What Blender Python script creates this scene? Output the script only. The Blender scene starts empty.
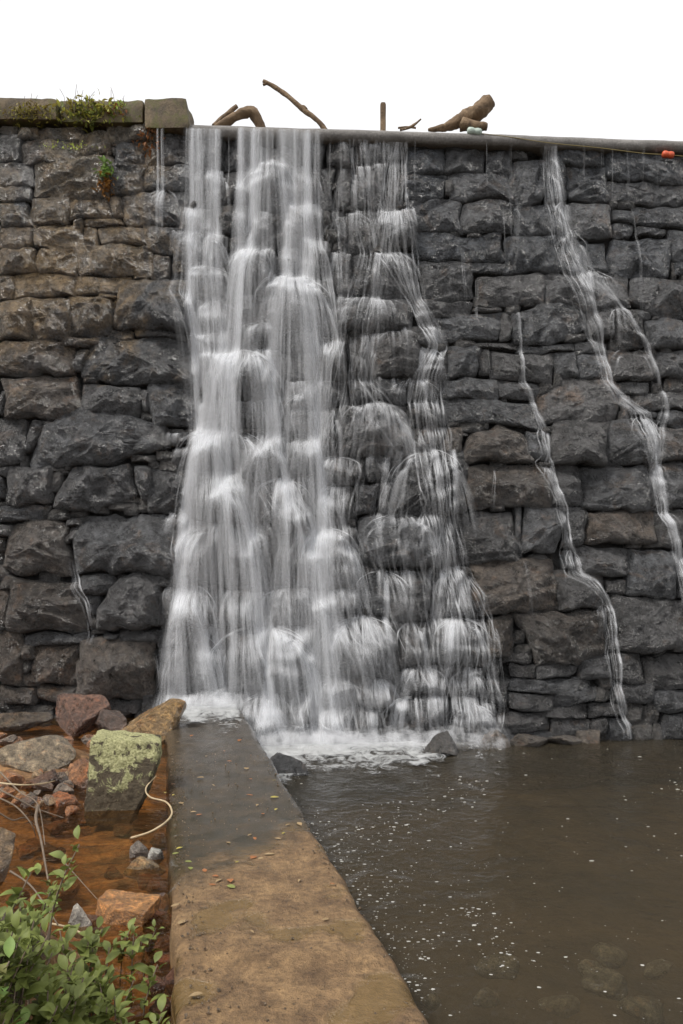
import bpy, math, random
import numpy as np
from mathutils import Vector, Matrix

# ------------------------------------------------------------------ camera, light, exposure
scene = bpy.context.scene
COL = scene.collection
F, CX, HY, EYE = 800.0, 341.5, 576.0, 1.6          # focal length in pixels, principal column, horizon row, eye height

cam_d = bpy.data.cameras.new('camera')
cam_d.sensor_fit = 'VERTICAL'; cam_d.sensor_height = 36.0; cam_d.lens = 36.0 * F / 1024.0
cam_d.shift_y = 64.0 / 1024.0
cam_d.clip_start = 0.05; cam_d.clip_end = 2000.0
cam = bpy.data.objects.new('camera', cam_d); COL.objects.link(cam)
cam.location = (0, 0, EYE); cam.rotation_euler = (math.radians(90), 0, 0)
scene.camera = cam

SUN_EL, SUN_AZ = math.radians(56), math.radians(238)   # azimuth clockwise from +Y: behind the camera, to its left
world = bpy.data.worlds.new('World'); scene.world = world; world.use_nodes = True
wn = world.node_tree.nodes; wl = world.node_tree.links
bg = wn['Background']
sky = wn.new('ShaderNodeTexSky'); sky.sky_type = 'NISHITA'; sky.sun_disc = False
sky.sun_elevation = SUN_EL; sky.sun_rotation = SUN_AZ; sky.dust_density = 4.0
cloud = wn.new('ShaderNodeMix'); cloud.data_type = 'RGBA'
cloud.inputs[0].default_value = 0.92               # closed white cloud cover over the blue
wl.new(sky.outputs[0], cloud.inputs[6]); cloud.inputs[7].default_value = (11.0, 11.0, 11.1, 1)
wl.new(cloud.outputs[2], bg.inputs['Color']); bg.inputs['Strength'].default_value = 0.052

sun_d = bpy.data.lights.new('sun', 'SUN'); sun_d.energy = 1.5; sun_d.angle = math.radians(12); sun_d.color = (1.0, 0.96, 0.9)
sun = bpy.data.objects.new('sun', sun_d); COL.objects.link(sun)
sdir = Vector((math.sin(SUN_AZ) * math.cos(SUN_EL), math.cos(SUN_AZ) * math.cos(SUN_EL), math.sin(SUN_EL)))
sun.rotation_euler = sdir.to_track_quat('Z', 'Y').to_euler()
sun.location = sdir * 30

scene.view_settings.view_transform = 'Standard'; scene.view_settings.look = 'None'
scene.view_settings.exposure = 1.02; scene.view_settings.gamma = 1.0
scene.render.engine = 'CYCLES'
scene.cycles.transparent_max_bounces = 96
scene.cycles.max_bounces = 5; scene.cycles.diffuse_bounces = 2; scene.cycles.glossy_bounces = 2
scene.cycles.caustics_reflective = False; scene.cycles.caustics_refractive = False
scene.cycles.use_denoising = True

# ------------------------------------------------------------------ helpers
rng = np.random.default_rng(7)
random.seed(7)

_TAB = np.random.default_rng(1234).random(65536)
def _hash(i, j, k, seed):
    return _TAB[(i * 7919 + j * 104729 + k * 1299709 + seed * 15485863) & 65535]

def vnoise(x, y, z=0.0, seed=0):
    """value noise in -1..1, vectorised"""
    x, y, z = np.broadcast_arrays(np.asarray(x, float), np.asarray(y, float), np.asarray(z, float))
    i, j, k = np.floor(x).astype(np.int64), np.floor(y).astype(np.int64), np.floor(z).astype(np.int64)
    fx, fy, fz = x - i, y - j, z - k
    fx, fy, fz = [t * t * (3 - 2 * t) for t in (fx, fy, fz)]
    out = 0
    for a in (0, 1):
        for b in (0, 1):
            for c in (0, 1):
                w = (fx if a else 1 - fx) * (fy if b else 1 - fy) * (fz if c else 1 - fz)
                out = out + w * _hash(i + a, j + b, k + c, seed)
    return out * 2 - 1

def fbm(x, y, z=0.0, seed=0, octv=4):
    s, a, f = 0, 0.5, 1.0
    for o in range(octv):
        s = s + a * vnoise(np.asarray(x) * f, np.asarray(y) * f, np.asarray(z) * f, seed + o * 17)
        a *= 0.5; f *= 2.03
    return s

def smooth(a, b, x):
    t = np.clip((x - a) / (b - a), 0, 1)
    return t * t * (3 - 2 * t)

def mesh_obj(name, verts, faces, mat, parent=None, shade=True):
    me = bpy.data.meshes.new(name)
    me.from_pydata([tuple(v) for v in verts], [], faces)
    me.update()
    if shade:
        me.polygons.foreach_set('use_smooth', [True] * len(me.polygons))
    if mat: me.materials.append(mat)
    o = bpy.data.objects.new(name, me); COL.objects.link(o)
    if parent: o.parent = parent
    return o

def empty(name, loc=(0, 0, 0)):
    o = bpy.data.objects.new(name, None); COL.objects.link(o); o.location = loc
    o.empty_display_size = 0.1
    return o

def tag(o, label=None, cat=None, group=None, kind=None):
    if label: o['label'] = label
    if cat: o['category'] = cat
    if group: o['group'] = group
    if kind: o['kind'] = kind
    return o

def grid_faces(nu, nv, close_u=False):
    f = []
    for j in range(nv - 1):
        for i in range(nu - (0 if close_u else 1)):
            a = j * nu + i; b = j * nu + (i + 1) % nu
            f.append((a, b, b + nu, a + nu))
    return f

def tube(pts, rad, sides=8, seed=0, rough=0.0, cap=True):
    """swept tube through points with a radius per point: (verts, faces)"""
    pts = np.asarray(pts, float); n = len(pts); rad = np.broadcast_to(np.asarray(rad, float), (n,))
    tan = np.gradient(pts, axis=0); tan /= np.linalg.norm(tan, axis=1)[:, None] + 1e-9
    up = np.array([0.13, 0.2, 0.97]); up = up if abs(tan[0] @ up) < 0.9 else np.array([0.95, 0.2, 0.1])
    V = []
    a = np.linspace(0, 2 * np.pi, sides, endpoint=False)
    s = np.cross(tan[0], up); s /= np.linalg.norm(s)
    for i in range(n):
        s = s - tan[i] * (s @ tan[i]); s /= np.linalg.norm(s); t = np.cross(tan[i], s)
        r = rad[i] * (1 + rough * fbm(np.cos(a) * 1.7 + seed, np.sin(a) * 1.7, i * 0.55, seed, 3))
        V.append(pts[i] + (np.cos(a) * r)[:, None] * s + (np.sin(a) * r)[:, None] * t)
    V = np.concatenate(V); Fc = grid_faces(sides, n, True)
    if cap:
        Fc.append(tuple(range(sides - 1, -1, -1))); Fc.append(tuple(range((n - 1) * sides, n * sides)))
    return V, Fc

def spline(ctrl, n):
    c = np.asarray(ctrl, float); m = len(c)
    t = np.linspace(0, m - 1, n); out = []
    for x in t:
        i = min(int(x), m - 2); u = x - i
        p0, p1, p2, p3 = c[max(i - 1, 0)], c[i], c[i + 1], c[min(i + 2, m - 1)]
        out.append(0.5 * ((2 * p1) + (-p0 + p2) * u + (2 * p0 - 5 * p1 + 4 * p2 - p3) * u * u + (-p0 + 3 * p1 - 3 * p2 + p3) * u ** 3))
    return np.array(out)

def merge(parts):
    V, Fc, o = [], [], 0
    for v, f in parts:
        V.append(np.asarray(v)); Fc += [tuple(i + o for i in q) for q in f]; o += len(v)
    return np.concatenate(V), Fc

# the place: dam face Y = WY0 + WS*(X-WX0) + WB*Z ; ground pixels on a level plane
WX0, WY0, WS, WB = -1.74, 9.85, 0.060, 0.16
def wallY(x, z): return WY0 + WS * (x - WX0) + WB * z
def px_wall(px, py):
    a = (np.asarray(px, float) - CX) / F; c = (HY - np.asarray(py, float)) / F
    Y = (WY0 - WS * WX0 + WB * EYE) / (1 - WS * a - WB * c)
    return a * Y, EYE + c * Y
def px_ground(px, py, z):
    Y = F * (EYE - z) / (py - HY)
    return Vector(((px - CX) / F * Y, Y, z))
def px_depth(px, py, Y):
    return Vector(((px - CX) / F * Y, Y, EYE + (HY - py) / F * Y))

ZP = -0.46          # pool level
ZS = -0.12          # side stream level
WD = (-0.228, 1.0)  # walkway direction
def walk_left(y): return -0.577 + WD[0] * (y - 2.857)
def walk_right(y): return 0.335 + WD[0] * (y - 2.857)

# ------------------------------------------------------------------ materials
class NT:
    def __init__(s, name):
        s.m = bpy.data.materials.new(name); s.m.use_nodes = True
        s.n = s.m.node_tree.nodes; s.l = s.m.node_tree.links
        s.b = s.n['Principled BSDF']; s.out = s.n['Material Output']
    def new(s, t, **kw):
        n = s.n.new(t)
        for k, v in kw.items(): setattr(n, k, v)
        return n
    def pos(s):
        if not hasattr(s, '_p'): s._p = s.new('ShaderNodeNewGeometry')
        return s._p.outputs['Position']
    def noise(s, scale, detail=4, rough=0.55, vec=None, dist=0.0, stretch=None):
        n = s.new('ShaderNodeTexNoise'); n.inputs['Scale'].default_value = scale
        n.inputs['Detail'].default_value = detail; n.inputs['Roughness'].default_value = rough; n.inputs['Distortion'].default_value = dist
        v = vec or s.pos()
        if stretch:
            mp = s.new('ShaderNodeMapping'); mp.inputs['Scale'].default_value = stretch; s.l.new(v, mp.inputs[0]); v = mp.outputs[0]
        s.l.new(v, n.inputs['Vector']); return n.outputs['Fac']
    def voronoi(s, scale, feature='DISTANCE_TO_EDGE', stretch=None):
        n = s.new('ShaderNodeTexVoronoi'); n.feature = feature; n.inputs['Scale'].default_value = scale
        v = s.pos()
        if stretch:
            mp = s.new('ShaderNodeMapping'); mp.inputs['Scale'].default_value = stretch; s.l.new(v, mp.inputs[0]); v = mp.outputs[0]
        s.l.new(v, n.inputs['Vector']); return n.outputs[0]
    def ramp(s, fac, stops):
        r = s.new('ShaderNodeValToRGB'); e = r.color_ramp.elements
        while len(e) < len(stops): e.new(0.5)
        for i, (p, c) in enumerate(stops):
            e[i].position = p; e[i].color = (*c, 1) if not isinstance(c, (int, float)) else (c, c, c, 1)
        s.l.new(fac, r.inputs[0]); return r.outputs[0]
    def mix(s, fac, a, b, mode='MIX'):
        m = s.new('ShaderNodeMix'); m.data_type = 'RGBA'; m.blend_type = mode
        s.put(fac, m.inputs[0]); s.put(a, m.inputs[6]); s.put(b, m.inputs[7]); return m.outputs[2]
    def math(s, op, a, b=0.0, c=None):
        m = s.new('ShaderNodeMath'); m.operation = op; s.put(a, m.inputs[0]); s.put(b, m.inputs[1])
        if c is not None: s.put(c, m.inputs[2])
        return m.outputs[0]
    def put(s, v, sock):
        if isinstance(v, bpy.types.NodeSocket): s.l.new(v, sock)
        elif isinstance(v, tuple) and sock.type == 'RGBA': sock.default_value = (*v, 1) if len(v) == 3 else v
        else: sock.default_value = v
    def bump(s, h, strength=0.5, dist=0.02, normal=None):
        b = s.new('ShaderNodeBump'); b.inputs['Strength'].default_value = strength; b.inputs['Distance'].default_value = dist
        s.l.new(h, b.inputs['Height'])
        if normal: s.l.new(normal, b.inputs['Normal'])
        return b.outputs['Normal']
    def set(s, **kw):
        for k, v in kw.items(): s.put(v, s.b.inputs[k.replace('_', ' ')])

def stone_material(name, rmin=0.25, rmax=0.6, scale=1.0, stain=False):
    t = NT(name)
    oi = t.new('ShaderNodeObjectInfo')
    n1 = t.noise(1.6 * scale, 5, 0.6); n2 = t.noise(8 * scale, 9, 0.72, dist=0.15); n3 = t.noise(46 * scale, 4, 0.7)
    rg = t.new('ShaderNodeTexNoise'); rg.noise_type = 'RIDGED_MULTIFRACTAL'; rg.inputs['Scale'].default_value = 9 * scale; rg.inputs['Detail'].default_value = 7
    rg.inputs['Roughness'].default_value = 0.6; rg.inputs['Distortion'].default_value = 0.1
    mp = t.new('ShaderNodeMapping'); mp.inputs['Scale'].default_value = (1, 1, 1.5); t.l.new(t.pos(), mp.inputs[0]); t.l.new(mp.outputs[0], rg.inputs['Vector'])
    ridge = t.math('MINIMUM', rg.outputs['Fac'], 2.2)
    v1 = t.ramp(n2, [(0.31, 0.22), (0.5, 0.88), (0.69, 2.1)])
    c = t.mix(1.0, oi.outputs['Color'], v1, 'MULTIPLY')
    c = t.mix(1.0, c, t.ramp(n3, [(0.3, 0.55), (0.7, 1.45)]), 'MULTIPLY')
    rust = t.ramp(t.noise(2.4 * scale, 6, 0.72, dist=1.0), [(0.55, 0.0), (0.70, 1.0)])
    c = t.mix(t.math('MULTIPLY', rust, 0.75), c, t.mix(1.0, c, (1.75, 1.15, 0.72), 'MULTIPLY'))
    pale = t.ramp(t.noise(3.7 * scale, 7, 0.75, dist=0.6), [(0.60, 0.0), (0.70, 1.0)])
    c = t.mix(t.math('MULTIPLY', pale, 0.6), c, t.mix(1.0, c, (2.3, 2.3, 2.3), 'MULTIPLY'))
    if stain:      # ochre seepage stain below the parapet
        d = t.new('ShaderNodeVectorMath'); d.operation = 'DISTANCE'; t.l.new(t.pos(), d.inputs[0]); d.inputs[1].default_value = (-3.7, 10.7, 5.9)
        k = t.math('MULTIPLY_ADD', t.math('SUBTRACT', t.noise(1.3, 7, 0.7, dist=0.8, stretch=(1, 1, 0.6)), 0.5), 4.2, t.math('SUBTRACT', 1.0, t.math('MULTIPLY', d.outputs['Value'], 0.5)))
        k = t.ramp(k, [(0.1, 0.0), (0.85, 1.0)])
        c = t.mix(t.math('MULTIPLY', k, 0.85), c, t.mix(1.0, v1, (0.225, 0.155, 0.078), 'MULTIPLY'))
    t.set(Base_Color=c)
    rr = t.ramp(t.math('ADD', t.math('MULTIPLY', n1, 0.5), t.math('MULTIPLY', n2, 0.5)), [(0.38, rmin), (0.62, rmax)])
    t.set(Roughness=rr)
    t.b.inputs['Specular IOR Level'].default_value = 0.7
    t.set(Coat_Weight=t.ramp(n1, [(0.35, 0.35), (0.6, 1.0)]), Coat_Roughness=0.15); t.b.inputs['Coat IOR'].default_value = 1.6      # film of water
    h = t.math('ADD', t.math('MULTIPLY', n2, 0.9), t.math('MULTIPLY', n3, 0.4))
    h = t.math('ADD', h, t.math('MULTIPLY', ridge, 0.22))
    nb = t.bump(h, 1.0, 0.13 / scale); t.set(Normal=nb, Coat_Normal=nb)
    return t.m

M = {}
M['stone'] = stone_material('wet_quarry_stone', 0.14, 0.46, 1.0, True)
M['rock'] = stone_material('stream_rock', 0.18, 0.55, 2.0)

def simple(name, col, rough=0.6, var=0.35, scale=12, bump=0.4, dist=0.01, spec=0.5):
    t = NT(name); n = t.noise(scale, 5, 0.65); n2 = t.noise(scale * 5, 3, 0.6)
    c = t.mix(1.0, col, t.ramp(n, [(0.25, 1 - var), (0.75, 1 + var)]), 'MULTIPLY')
    t.set(Base_Color=c, Roughness=rough, Normal=t.bump(t.math('ADD', n, t.math('MULTIPLY', n2, 0.4)), bump, dist))
    t.b.inputs['Specular IOR Level'].default_value = spec
    return t.m

def build_mortar():
    t = NT('dark_rubble_joint')
    n = t.noise(7, 6, 0.7); n2 = t.noise(30, 4, 0.6)
    c = t.ramp(n, [(0.3, (0.008, 0.008, 0.008)), (0.55, (0.022, 0.021, 0.020)), (0.75, (0.05, 0.038, 0.028))])
    h = t.math('ADD', n, t.math('MULTIPLY', n2, 0.4))
    t.set(Base_Color=c, Roughness=0.5, Normal=t.bump(h, 1.0, 0.07)); return t.m
M['mortar'] = build_mortar()

def build_concrete(name, base, dark, scale=3.0, moss=0.0):
    t = NT(name)
    n = t.noise(scale, 6, 0.65, dist=0.5); n2 = t.noise(40, 4, 0.7); n3 = t.noise(140, 3, 0.6)
    c = t.mix(t.ramp(n, [(0.32, 0.0), (0.68, 1.0)]), dark, base)
    c = t.mix(1.0, c, t.ramp(n2, [(0.3, 0.72), (0.7, 1.25)]), 'MULTIPLY')
    if moss:
        mk = t.ramp(t.noise(4.5, 6, 0.7, dist=0.8), [(0.52 - 0.1 * moss, 0.0), (0.66, 1.0)])
        c = t.mix(mk, c, (0.10, 0.105, 0.02))
    t.set(Base_Color=c, Roughness=0.75, Normal=t.bump(t.math('ADD', n2, t.math('MULTIPLY', n3, 0.5)), 0.6, 0.02))
    return t.m
M['coping'] = build_concrete('mossy_coping_stone', (0.21, 0.155, 0.09), (0.065, 0.05, 0.033), 4, 0.5)
M['lip'] = build_concrete('grey_crest_concrete', (0.27, 0.255, 0.24), (0.14, 0.13, 0.12), 3)

def build_walk():
    t = NT('wet_walkway_concrete')
    sep = t.new('ShaderNodeSeparateXYZ'); t.l.new(t.pos(), sep.inputs[0])
    n = t.noise(1.7, 6, 0.65, dist=0.8); n2 = t.noise(28, 5, 0.7); n3 = t.noise(120, 3, 0.6); n4 = t.noise(6, 5, 0.7)
    # distance along the walk, with the soaked far half and the drier sandy near end, edged by a ragged tide line
    lat = t.math('MULTIPLY_ADD', sep.outputs[1], 0.228, sep.outputs[0])          # constant along the walk: -0.08 left, +0.95 right
    y = t.math('SUBTRACT', sep.outputs[1], t.math('MULTIPLY', t.math('SUBTRACT', lat, 0.5), 1.1))
    y = t.math('MULTIPLY_ADD', t.math('SUBTRACT', n, 0.5), 1.5, y)
    wet = t.ramp(t.math('MULTIPLY', y, 0.1), [(0.425, 0.0), (0.475, 1.0)])
    dry = t.mix(t.ramp(n4, [(0.3, 0.0), (0.7, 1.0)]), (0.125, 0.073, 0.036), (0.36, 0.225, 0.108))
    dry = t.mix(1.0, dry, t.ramp(n2, [(0.3, 0.55), (0.7, 1.35)]), 'MULTIPLY')
    far = t.ramp(t.math('MULTIPLY', sep.outputs[1], 0.1), [(0.5, 0.0), (0.85, 1.0)])
    w_near = t.mix(t.ramp(n4, [(0.35, 0.0), (0.65, 1.0)]), (0.028, 0.025, 0.014), (0.078, 0.056, 0.033))
    w_far = t.mix(t.ramp(n4, [(0.35, 0.0), (0.65, 1.0)]), (0.042, 0.034, 0.025), (0.090, 0.071, 0.050))
    wc = t.mix(far, w_near, w_far)
    wc = t.mix(1.0, wc, t.ramp(n2, [(0.3, 0.8), (0.7, 1.2)]), 'MULTIPLY')
    pud = t.ramp(t.noise(2.6, 3, 0.5, dist=0.3), [(0.55, 0.0), (0.61, 1.0)])         # damp ochre hollows in the near end
    dry = t.mix(t.math('MULTIPLY', pud, 0.7), dry, (0.13, 0.085, 0.03))
    t.set(Base_Color=t.mix(wet, dry, wc))
    r = t.mix(wet, t.mix(pud, (0.55, 0.55, 0.55), (0.1, 0.1, 0.1)), t.ramp(n, [(0.3, 0.05), (0.7, 0.16)]))
    t.set(Roughness=r)
    h = t.math('ADD', n2, t.math('MULTIPLY', n3, 0.5))
    hb = t.math('MULTIPLY', h, t.math('MULTIPLY', t.math('SUBTRACT', 1.0, t.math('MULTIPLY', wet, 0.88)), t.math('SUBTRACT', 1.0, t.math('MULTIPLY', pud, 0.7))))
    rip = t.math('MULTIPLY', t.noise(9, 3, 0.5, stretch=(1, 0.5, 1)), t.math('MULTIPLY', wet, 0.22))
    t.set(Normal=t.bump(t.math('ADD', hb, rip), 0.85, 0.04)); return t.m
M['walk'] = build_walk()

def build_water(name, tint, body, opaque, rough, bump_s, bump_sc, stretch=(1, 1, 1)):
    t = NT(name); t.n.remove(t.b)
    n = t.noise(bump_sc, 3, 0.5, stretch=stretch, dist=0.4); n2 = t.noise(bump_sc * 4.5, 2, 0.5, stretch=stretch)
    nor = t.bump(t.math('ADD', n, t.math('MULTIPLY', n2, 0.25)), bump_s, 0.05)
    fr = t.new('ShaderNodeFresnel'); fr.inputs['IOR'].default_value = 1.333; t.l.new(nor, fr.inputs['Normal'])
    tr = t.new('ShaderNodeBsdfTransparent'); tr.inputs[0].default_value = (*tint, 1)
    df = t.new('ShaderNodeBsdfDiffuse')
    bc = t.mix(t.ramp(t.noise(0.7, 4, 0.6, dist=0.5), [(0.35, 0.0), (0.65, 1.0)]), body, tuple(b * k for b, k in zip(body, (1.35, 1.22, 1.1))))
    t.l.new(bc, df.inputs[0])
    gl = t.new('ShaderNodeBsdfGlossy'); gl.inputs['Roughness'].default_value = rough; t.l.new(nor, gl.inputs['Normal'])
    m1 = t.new('ShaderNodeMixShader'); m1.inputs[0].default_value = opaque; t.l.new(tr.outputs[0], m1.inputs[1]); t.l.new(df.outputs[0], m1.inputs[2])
    m2 = t.new('ShaderNodeMixShader'); t.l.new(fr.outputs[0], m2.inputs[0]); t.l.new(m1.outputs[0], m2.inputs[1]); t.l.new(gl.outputs[0], m2.inputs[2])
    t.l.new(m2.outputs[0], t.out.inputs['Surface']); return t.m
M['pool'] = build_water('brown_pool_water', (0.66, 0.60, 0.47), (0.066, 0.058, 0.042), 0.45, 0.12, 0.8, 4.0, (1, 0.8, 1))
M['stream'] = build_water('rust_stream_water', (0.93, 0.76, 0.54), (0.10, 0.055, 0.022), 0.13, 0.07, 0.6, 4.0, (0.9, 1.6, 1))
M['lake'] = build_water('reservoir_water', (0.5, 0.5, 0.45), (0.06, 0.065, 0.055), 0.9, 0.08, 0.3, 2.0)

def build_veil():
    t = NT('falling_white_water'); t.n.remove(t.b)
    at = t.new('ShaderNodeAttribute'); at.attribute_name = 'veil'           # strength along the strand
    uv = t.new('ShaderNodeUVMap')
    sep = t.new('ShaderNodeSeparateXYZ'); t.l.new(uv.outputs[0], sep.inputs[0])
    e = t.math('POWER', t.math('MULTIPLY', t.math('MULTIPLY', sep.outputs[0], t.math('SUBTRACT', 1.0, sep.outputs[0])), 4.0), 0.8)   # soft edges
    wd = t.new('ShaderNodeAttribute'); wd.attribute_name = 'sheet'         # width in metres
    cb = t.new('ShaderNodeCombineXYZ'); t.put(t.math('MULTIPLY', sep.outputs[0], wd.outputs['Fac']), cb.inputs[0]); t.put(sep.outputs[1], cb.inputs[1])
    n = t.noise(1.0, 3, 0.6, vec=cb.outputs[0], stretch=(55, 1.3, 1))
    a = t.math('MULTIPLY', t.math('MULTIPLY', e, at.outputs['Fac']), t.ramp(n, [(0.32, 0.14), (0.68, 1.42)]))
    a = t.math('MINIMUM', a, 0.97)
    df = t.new('ShaderNodeBsdfDiffuse'); df.inputs[0].default_value = (0.9, 0.91, 0.93, 1)
    tl = t.new('ShaderNodeBsdfTranslucent'); tl.inputs[0].default_value = (0.9, 0.91, 0.93, 1)
    ad = t.new('ShaderNodeMixShader'); ad.inputs[0].default_value = 0.45; t.l.new(df.outputs[0], ad.inputs[1]); t.l.new(tl.outputs[0], ad.inputs[2])
    tr = t.new('ShaderNodeBsdfTransparent')
    mx = t.new('ShaderNodeMixShader'); t.l.new(a, mx.inputs[0]); t.l.new(tr.outputs[0], mx.inputs[1]); t.l.new(ad.outputs[0], mx.inputs[2])
    t.l.new(mx.outputs[0], t.out.inputs['Surface']); return t.m
M['veil'] = build_veil()

def build_foam():
    t = NT('white_foam'); t.n.remove(t.b)
    at = t.new('ShaderNodeAttribute'); at.attribute_name = 'veil'
    n = t.noise(6.5, 8, 0.72, dist=1.4, stretch=(1, 0.75, 1)); n2 = t.noise(24, 4, 0.6)
    a = t.math('SUBTRACT', t.math('MULTIPLY_ADD', at.outputs['Fac'], 1.3, t.math('MULTIPLY', n, 2.0)), 1.42)
    a = t.math('MINIMUM', t.math('MAXIMUM', t.math('MULTIPLY', a, 2.0), 0.0), 0.92)
    df = t.new('ShaderNodeBsdfDiffuse'); df.inputs[0].default_value = (0.74, 0.75, 0.75, 1)
    t.l.new(t.bump(t.math('ADD', n, t.math('MULTIPLY', n2, 0.3)), 1.0, 0.12), df.inputs['Normal'])
    tr = t.new('ShaderNodeBsdfTransparent')
    mx = t.new('ShaderNodeMixShader'); t.l.new(a, mx.inputs[0]); t.l.new(tr.outputs[0], mx.inputs[1]); t.l.new(df.outputs[0], mx.inputs[2])
    t.l.new(mx.outputs[0], t.out.inputs['Surface']); return t.m
M['foam'] = build_foam()
M['fleck'] = simple('foam_fleck', (0.42, 0.41, 0.38), 0.6, 0.2)
M['bed'] = simple('brown_pool_bed', (0.10, 0.075, 0.05), 0.8, 0.5, 4, 0.6, 0.05)

def build_streambed():
    t = NT('rust_gravel_bed')
    n = t.noise(3.2, 6, 0.7, stretch=(0.8, 1.6, 1), dist=0.8); n2 = t.noise(22, 5, 0.7); v = t.voronoi(13, 'F1')
    c = t.ramp(n, [(0.3, (0.035, 0.021, 0.012)), (0.5, (0.19, 0.10, 0.04)), (0.7, (0.46, 0.25, 0.10))])
    sep = t.new('ShaderNodeSeparateXYZ'); t.l.new(t.pos(), sep.inputs[0])
    soil = t.ramp(sep.outputs[2], [(0.0, 0.0), (0.08, 1.0)])
    c = t.mix(soil, c, t.ramp(n2, [(0.3, (0.018, 0.012, 0.008)), (0.7, (0.08, 0.055, 0.033))]))
    c = t.mix(1.0, c, t.ramp(n2, [(0.3, 0.65), (0.7, 1.3)]), 'MULTIPLY')
    t.set(Base_Color=c, Roughness=0.7, Normal=t.bump(t.math('ADD', n2, v), 0.8, 0.04)); return t.m
M['streambed'] = build_streambed()
M['earth'] = simple('bank_earth', (0.06, 0.05, 0.033), 0.9, 0.5, 2, 0.7, 0.1)

def build_lichen():
    t = NT('lichen_rock')
    geo = t.pos(); sepn = t.new('ShaderNodeSeparateXYZ'); t.l.new(t._p.outputs['Normal'], sepn.inputs[0])
    sepp = t.new('ShaderNodeSeparateXYZ'); t.l.new(geo, sepp.inputs[0])
    n = t.noise(9, 6, 0.7, dist=0.8); n2 = t.noise(60, 4, 0.7); v = t.voronoi(16, 'F1')
    base = t.mix(t.ramp(n, [(0.35, 0.0), (0.65, 1.0)]), (0.055, 0.042, 0.024), (0.16, 0.125, 0.08))
    lich = t.mix(t.ramp(n2, [(0.35, 0.0), (0.65, 1.0)]), (0.19, 0.19, 0.075), (0.52, 0.50, 0.27))
    cover = t.math('ADD', t.math('MULTIPLY_ADD', t.math('ADD', sepp.outputs[2], 0.1), 2.0, t.math('MULTIPLY', t.math('SUBTRACT', n, 0.5), 4.0)), t.math('MULTIPLY', v, -0.6))
    k = t.ramp(cover, [(0.10, 0.0), (0.26, 1.0)])
    t.set(Base_Color=t.mix(k, base, lich), Roughness=0.85)
    t.set(Normal=t.bump(t.math('ADD', t.math('MULTIPLY', k, 0.5), t.math('ADD', n2, t.math('MULTIPLY', v, -0.8))), 0.8, 0.03)); return t.m
M['lichen'] = build_lichen()

def leaf_material(name, base, rough=0.45):
    t = NT(name); oi = t.new('ShaderNodeObjectInfo')
    c = t.mix(t.ramp(t.noise(11, 4, 0.6), [(0.3, 0.0), (0.7, 1.0)]), tuple(b * 0.6 for b in base), tuple(b * 1.35 for b in base))
    h = t.new('ShaderNodeHueSaturation'); t.l.new(c, h.inputs['Color'])
    t.put(t.math('MULTIPLY_ADD', oi.outputs['Random'], 0.11, 0.42), h.inputs['Hue']); t.put(t.math('MULTIPLY_ADD', oi.outputs['Random'], 1.1, 0.5), h.inputs['Value'])
    t.set(Base_Color=h.outputs[0], Roughness=rough)
    t.b.inputs['Subsurface Weight'].default_value = 0.0
    tl = t.new('ShaderNodeBsdfTranslucent'); t.l.new(h.outputs[0], tl.inputs[0])
    mx = t.new('ShaderNodeMixShader'); mx.inputs[0].default_value = 0.25
    t.l.new(t.b.outputs[0], mx.inputs[1]); t.l.new(tl.outputs[0], mx.inputs[2]); t.l.new(mx.outputs[0], t.out.inputs['Surface'])
    return t.m
M['leaf'] = leaf_material('shrub_leaf', (0.15, 0.215, 0.05), 0.6)
M['moss_leaf'] = leaf_material('crest_weed', (0.40, 0.47, 0.10), 0.7)
M['dead_leaf_weed'] = leaf_material('dry_weed', (0.22, 0.11, 0.03), 0.7)
M['fallen'] = [simple('fallen_leaf_yellow', (0.36, 0.30, 0.07), 0.5, 0.3, 30), simple('fallen_leaf_brown', (0.30, 0.12, 0.045), 0.5, 0.35, 30),
               simple('fallen_leaf_tan', (0.30, 0.21, 0.11), 0.5, 0.3, 30), simple('fallen_leaf_green', (0.20, 0.22, 0.06), 0.5, 0.3, 30)]
def build_wood():
    t = NT('weathered_wood'); n = t.noise(7, 5, 0.65, dist=0.8); n2 = t.noise(40, 4, 0.7)
    c = t.ramp(n, [(0.3, (0.06, 0.037, 0.02)), (0.55, (0.19, 0.125, 0.07)), (0.75, (0.33, 0.245, 0.15))])
    t.set(Base_Color=c, Roughness=0.85, Normal=t.bump(t.math('ADD', n, t.math('MULTIPLY', n2, 0.4)), 0.8, 0.03)); return t.m
M['wood'] = build_wood()
M['twig'] = simple('grey_twig', (0.16, 0.12, 0.085), 0.8, 0.4, 25)
M['paleroot'] = simple('pale_root', (0.46, 0.36, 0.22), 0.7, 0.35, 20)
M['float_red'] = simple('orange_float', (0.62, 0.10, 0.035), 0.45, 0.15, 10, 0.1)
M['float_pale'] = simple('pale_float', (0.42, 0.50, 0.44), 0.5, 0.3, 20, 0.1)
M['rope'] = simple('yellow_rope', (0.24, 0.19, 0.07), 0.7, 0.2, 60)

# ------------------------------------------------------------------ the dam
ZCREST = float(px_wall(300, 144)[1])                 # underside of the crest lip
XCREST = float(px_wall(190, 135)[0])                 # where the overflow meets the parapet
ZPAR = float(px_wall(100, 128)[1])                   # underside of the parapet caps

dam = tag(empty('stone_dam', (0, wallY(0, ZP), ZP)), 'high battered dam of rough dark quarried stone with concrete crest', 'dam')
OFF = Vector(dam.location)
def dchild(name, V, Fc, mat, shade=True):
    o = mesh_obj(name, np.asarray(V) - np.array(OFF), Fc, mat, dam, shade)
    return o

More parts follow.
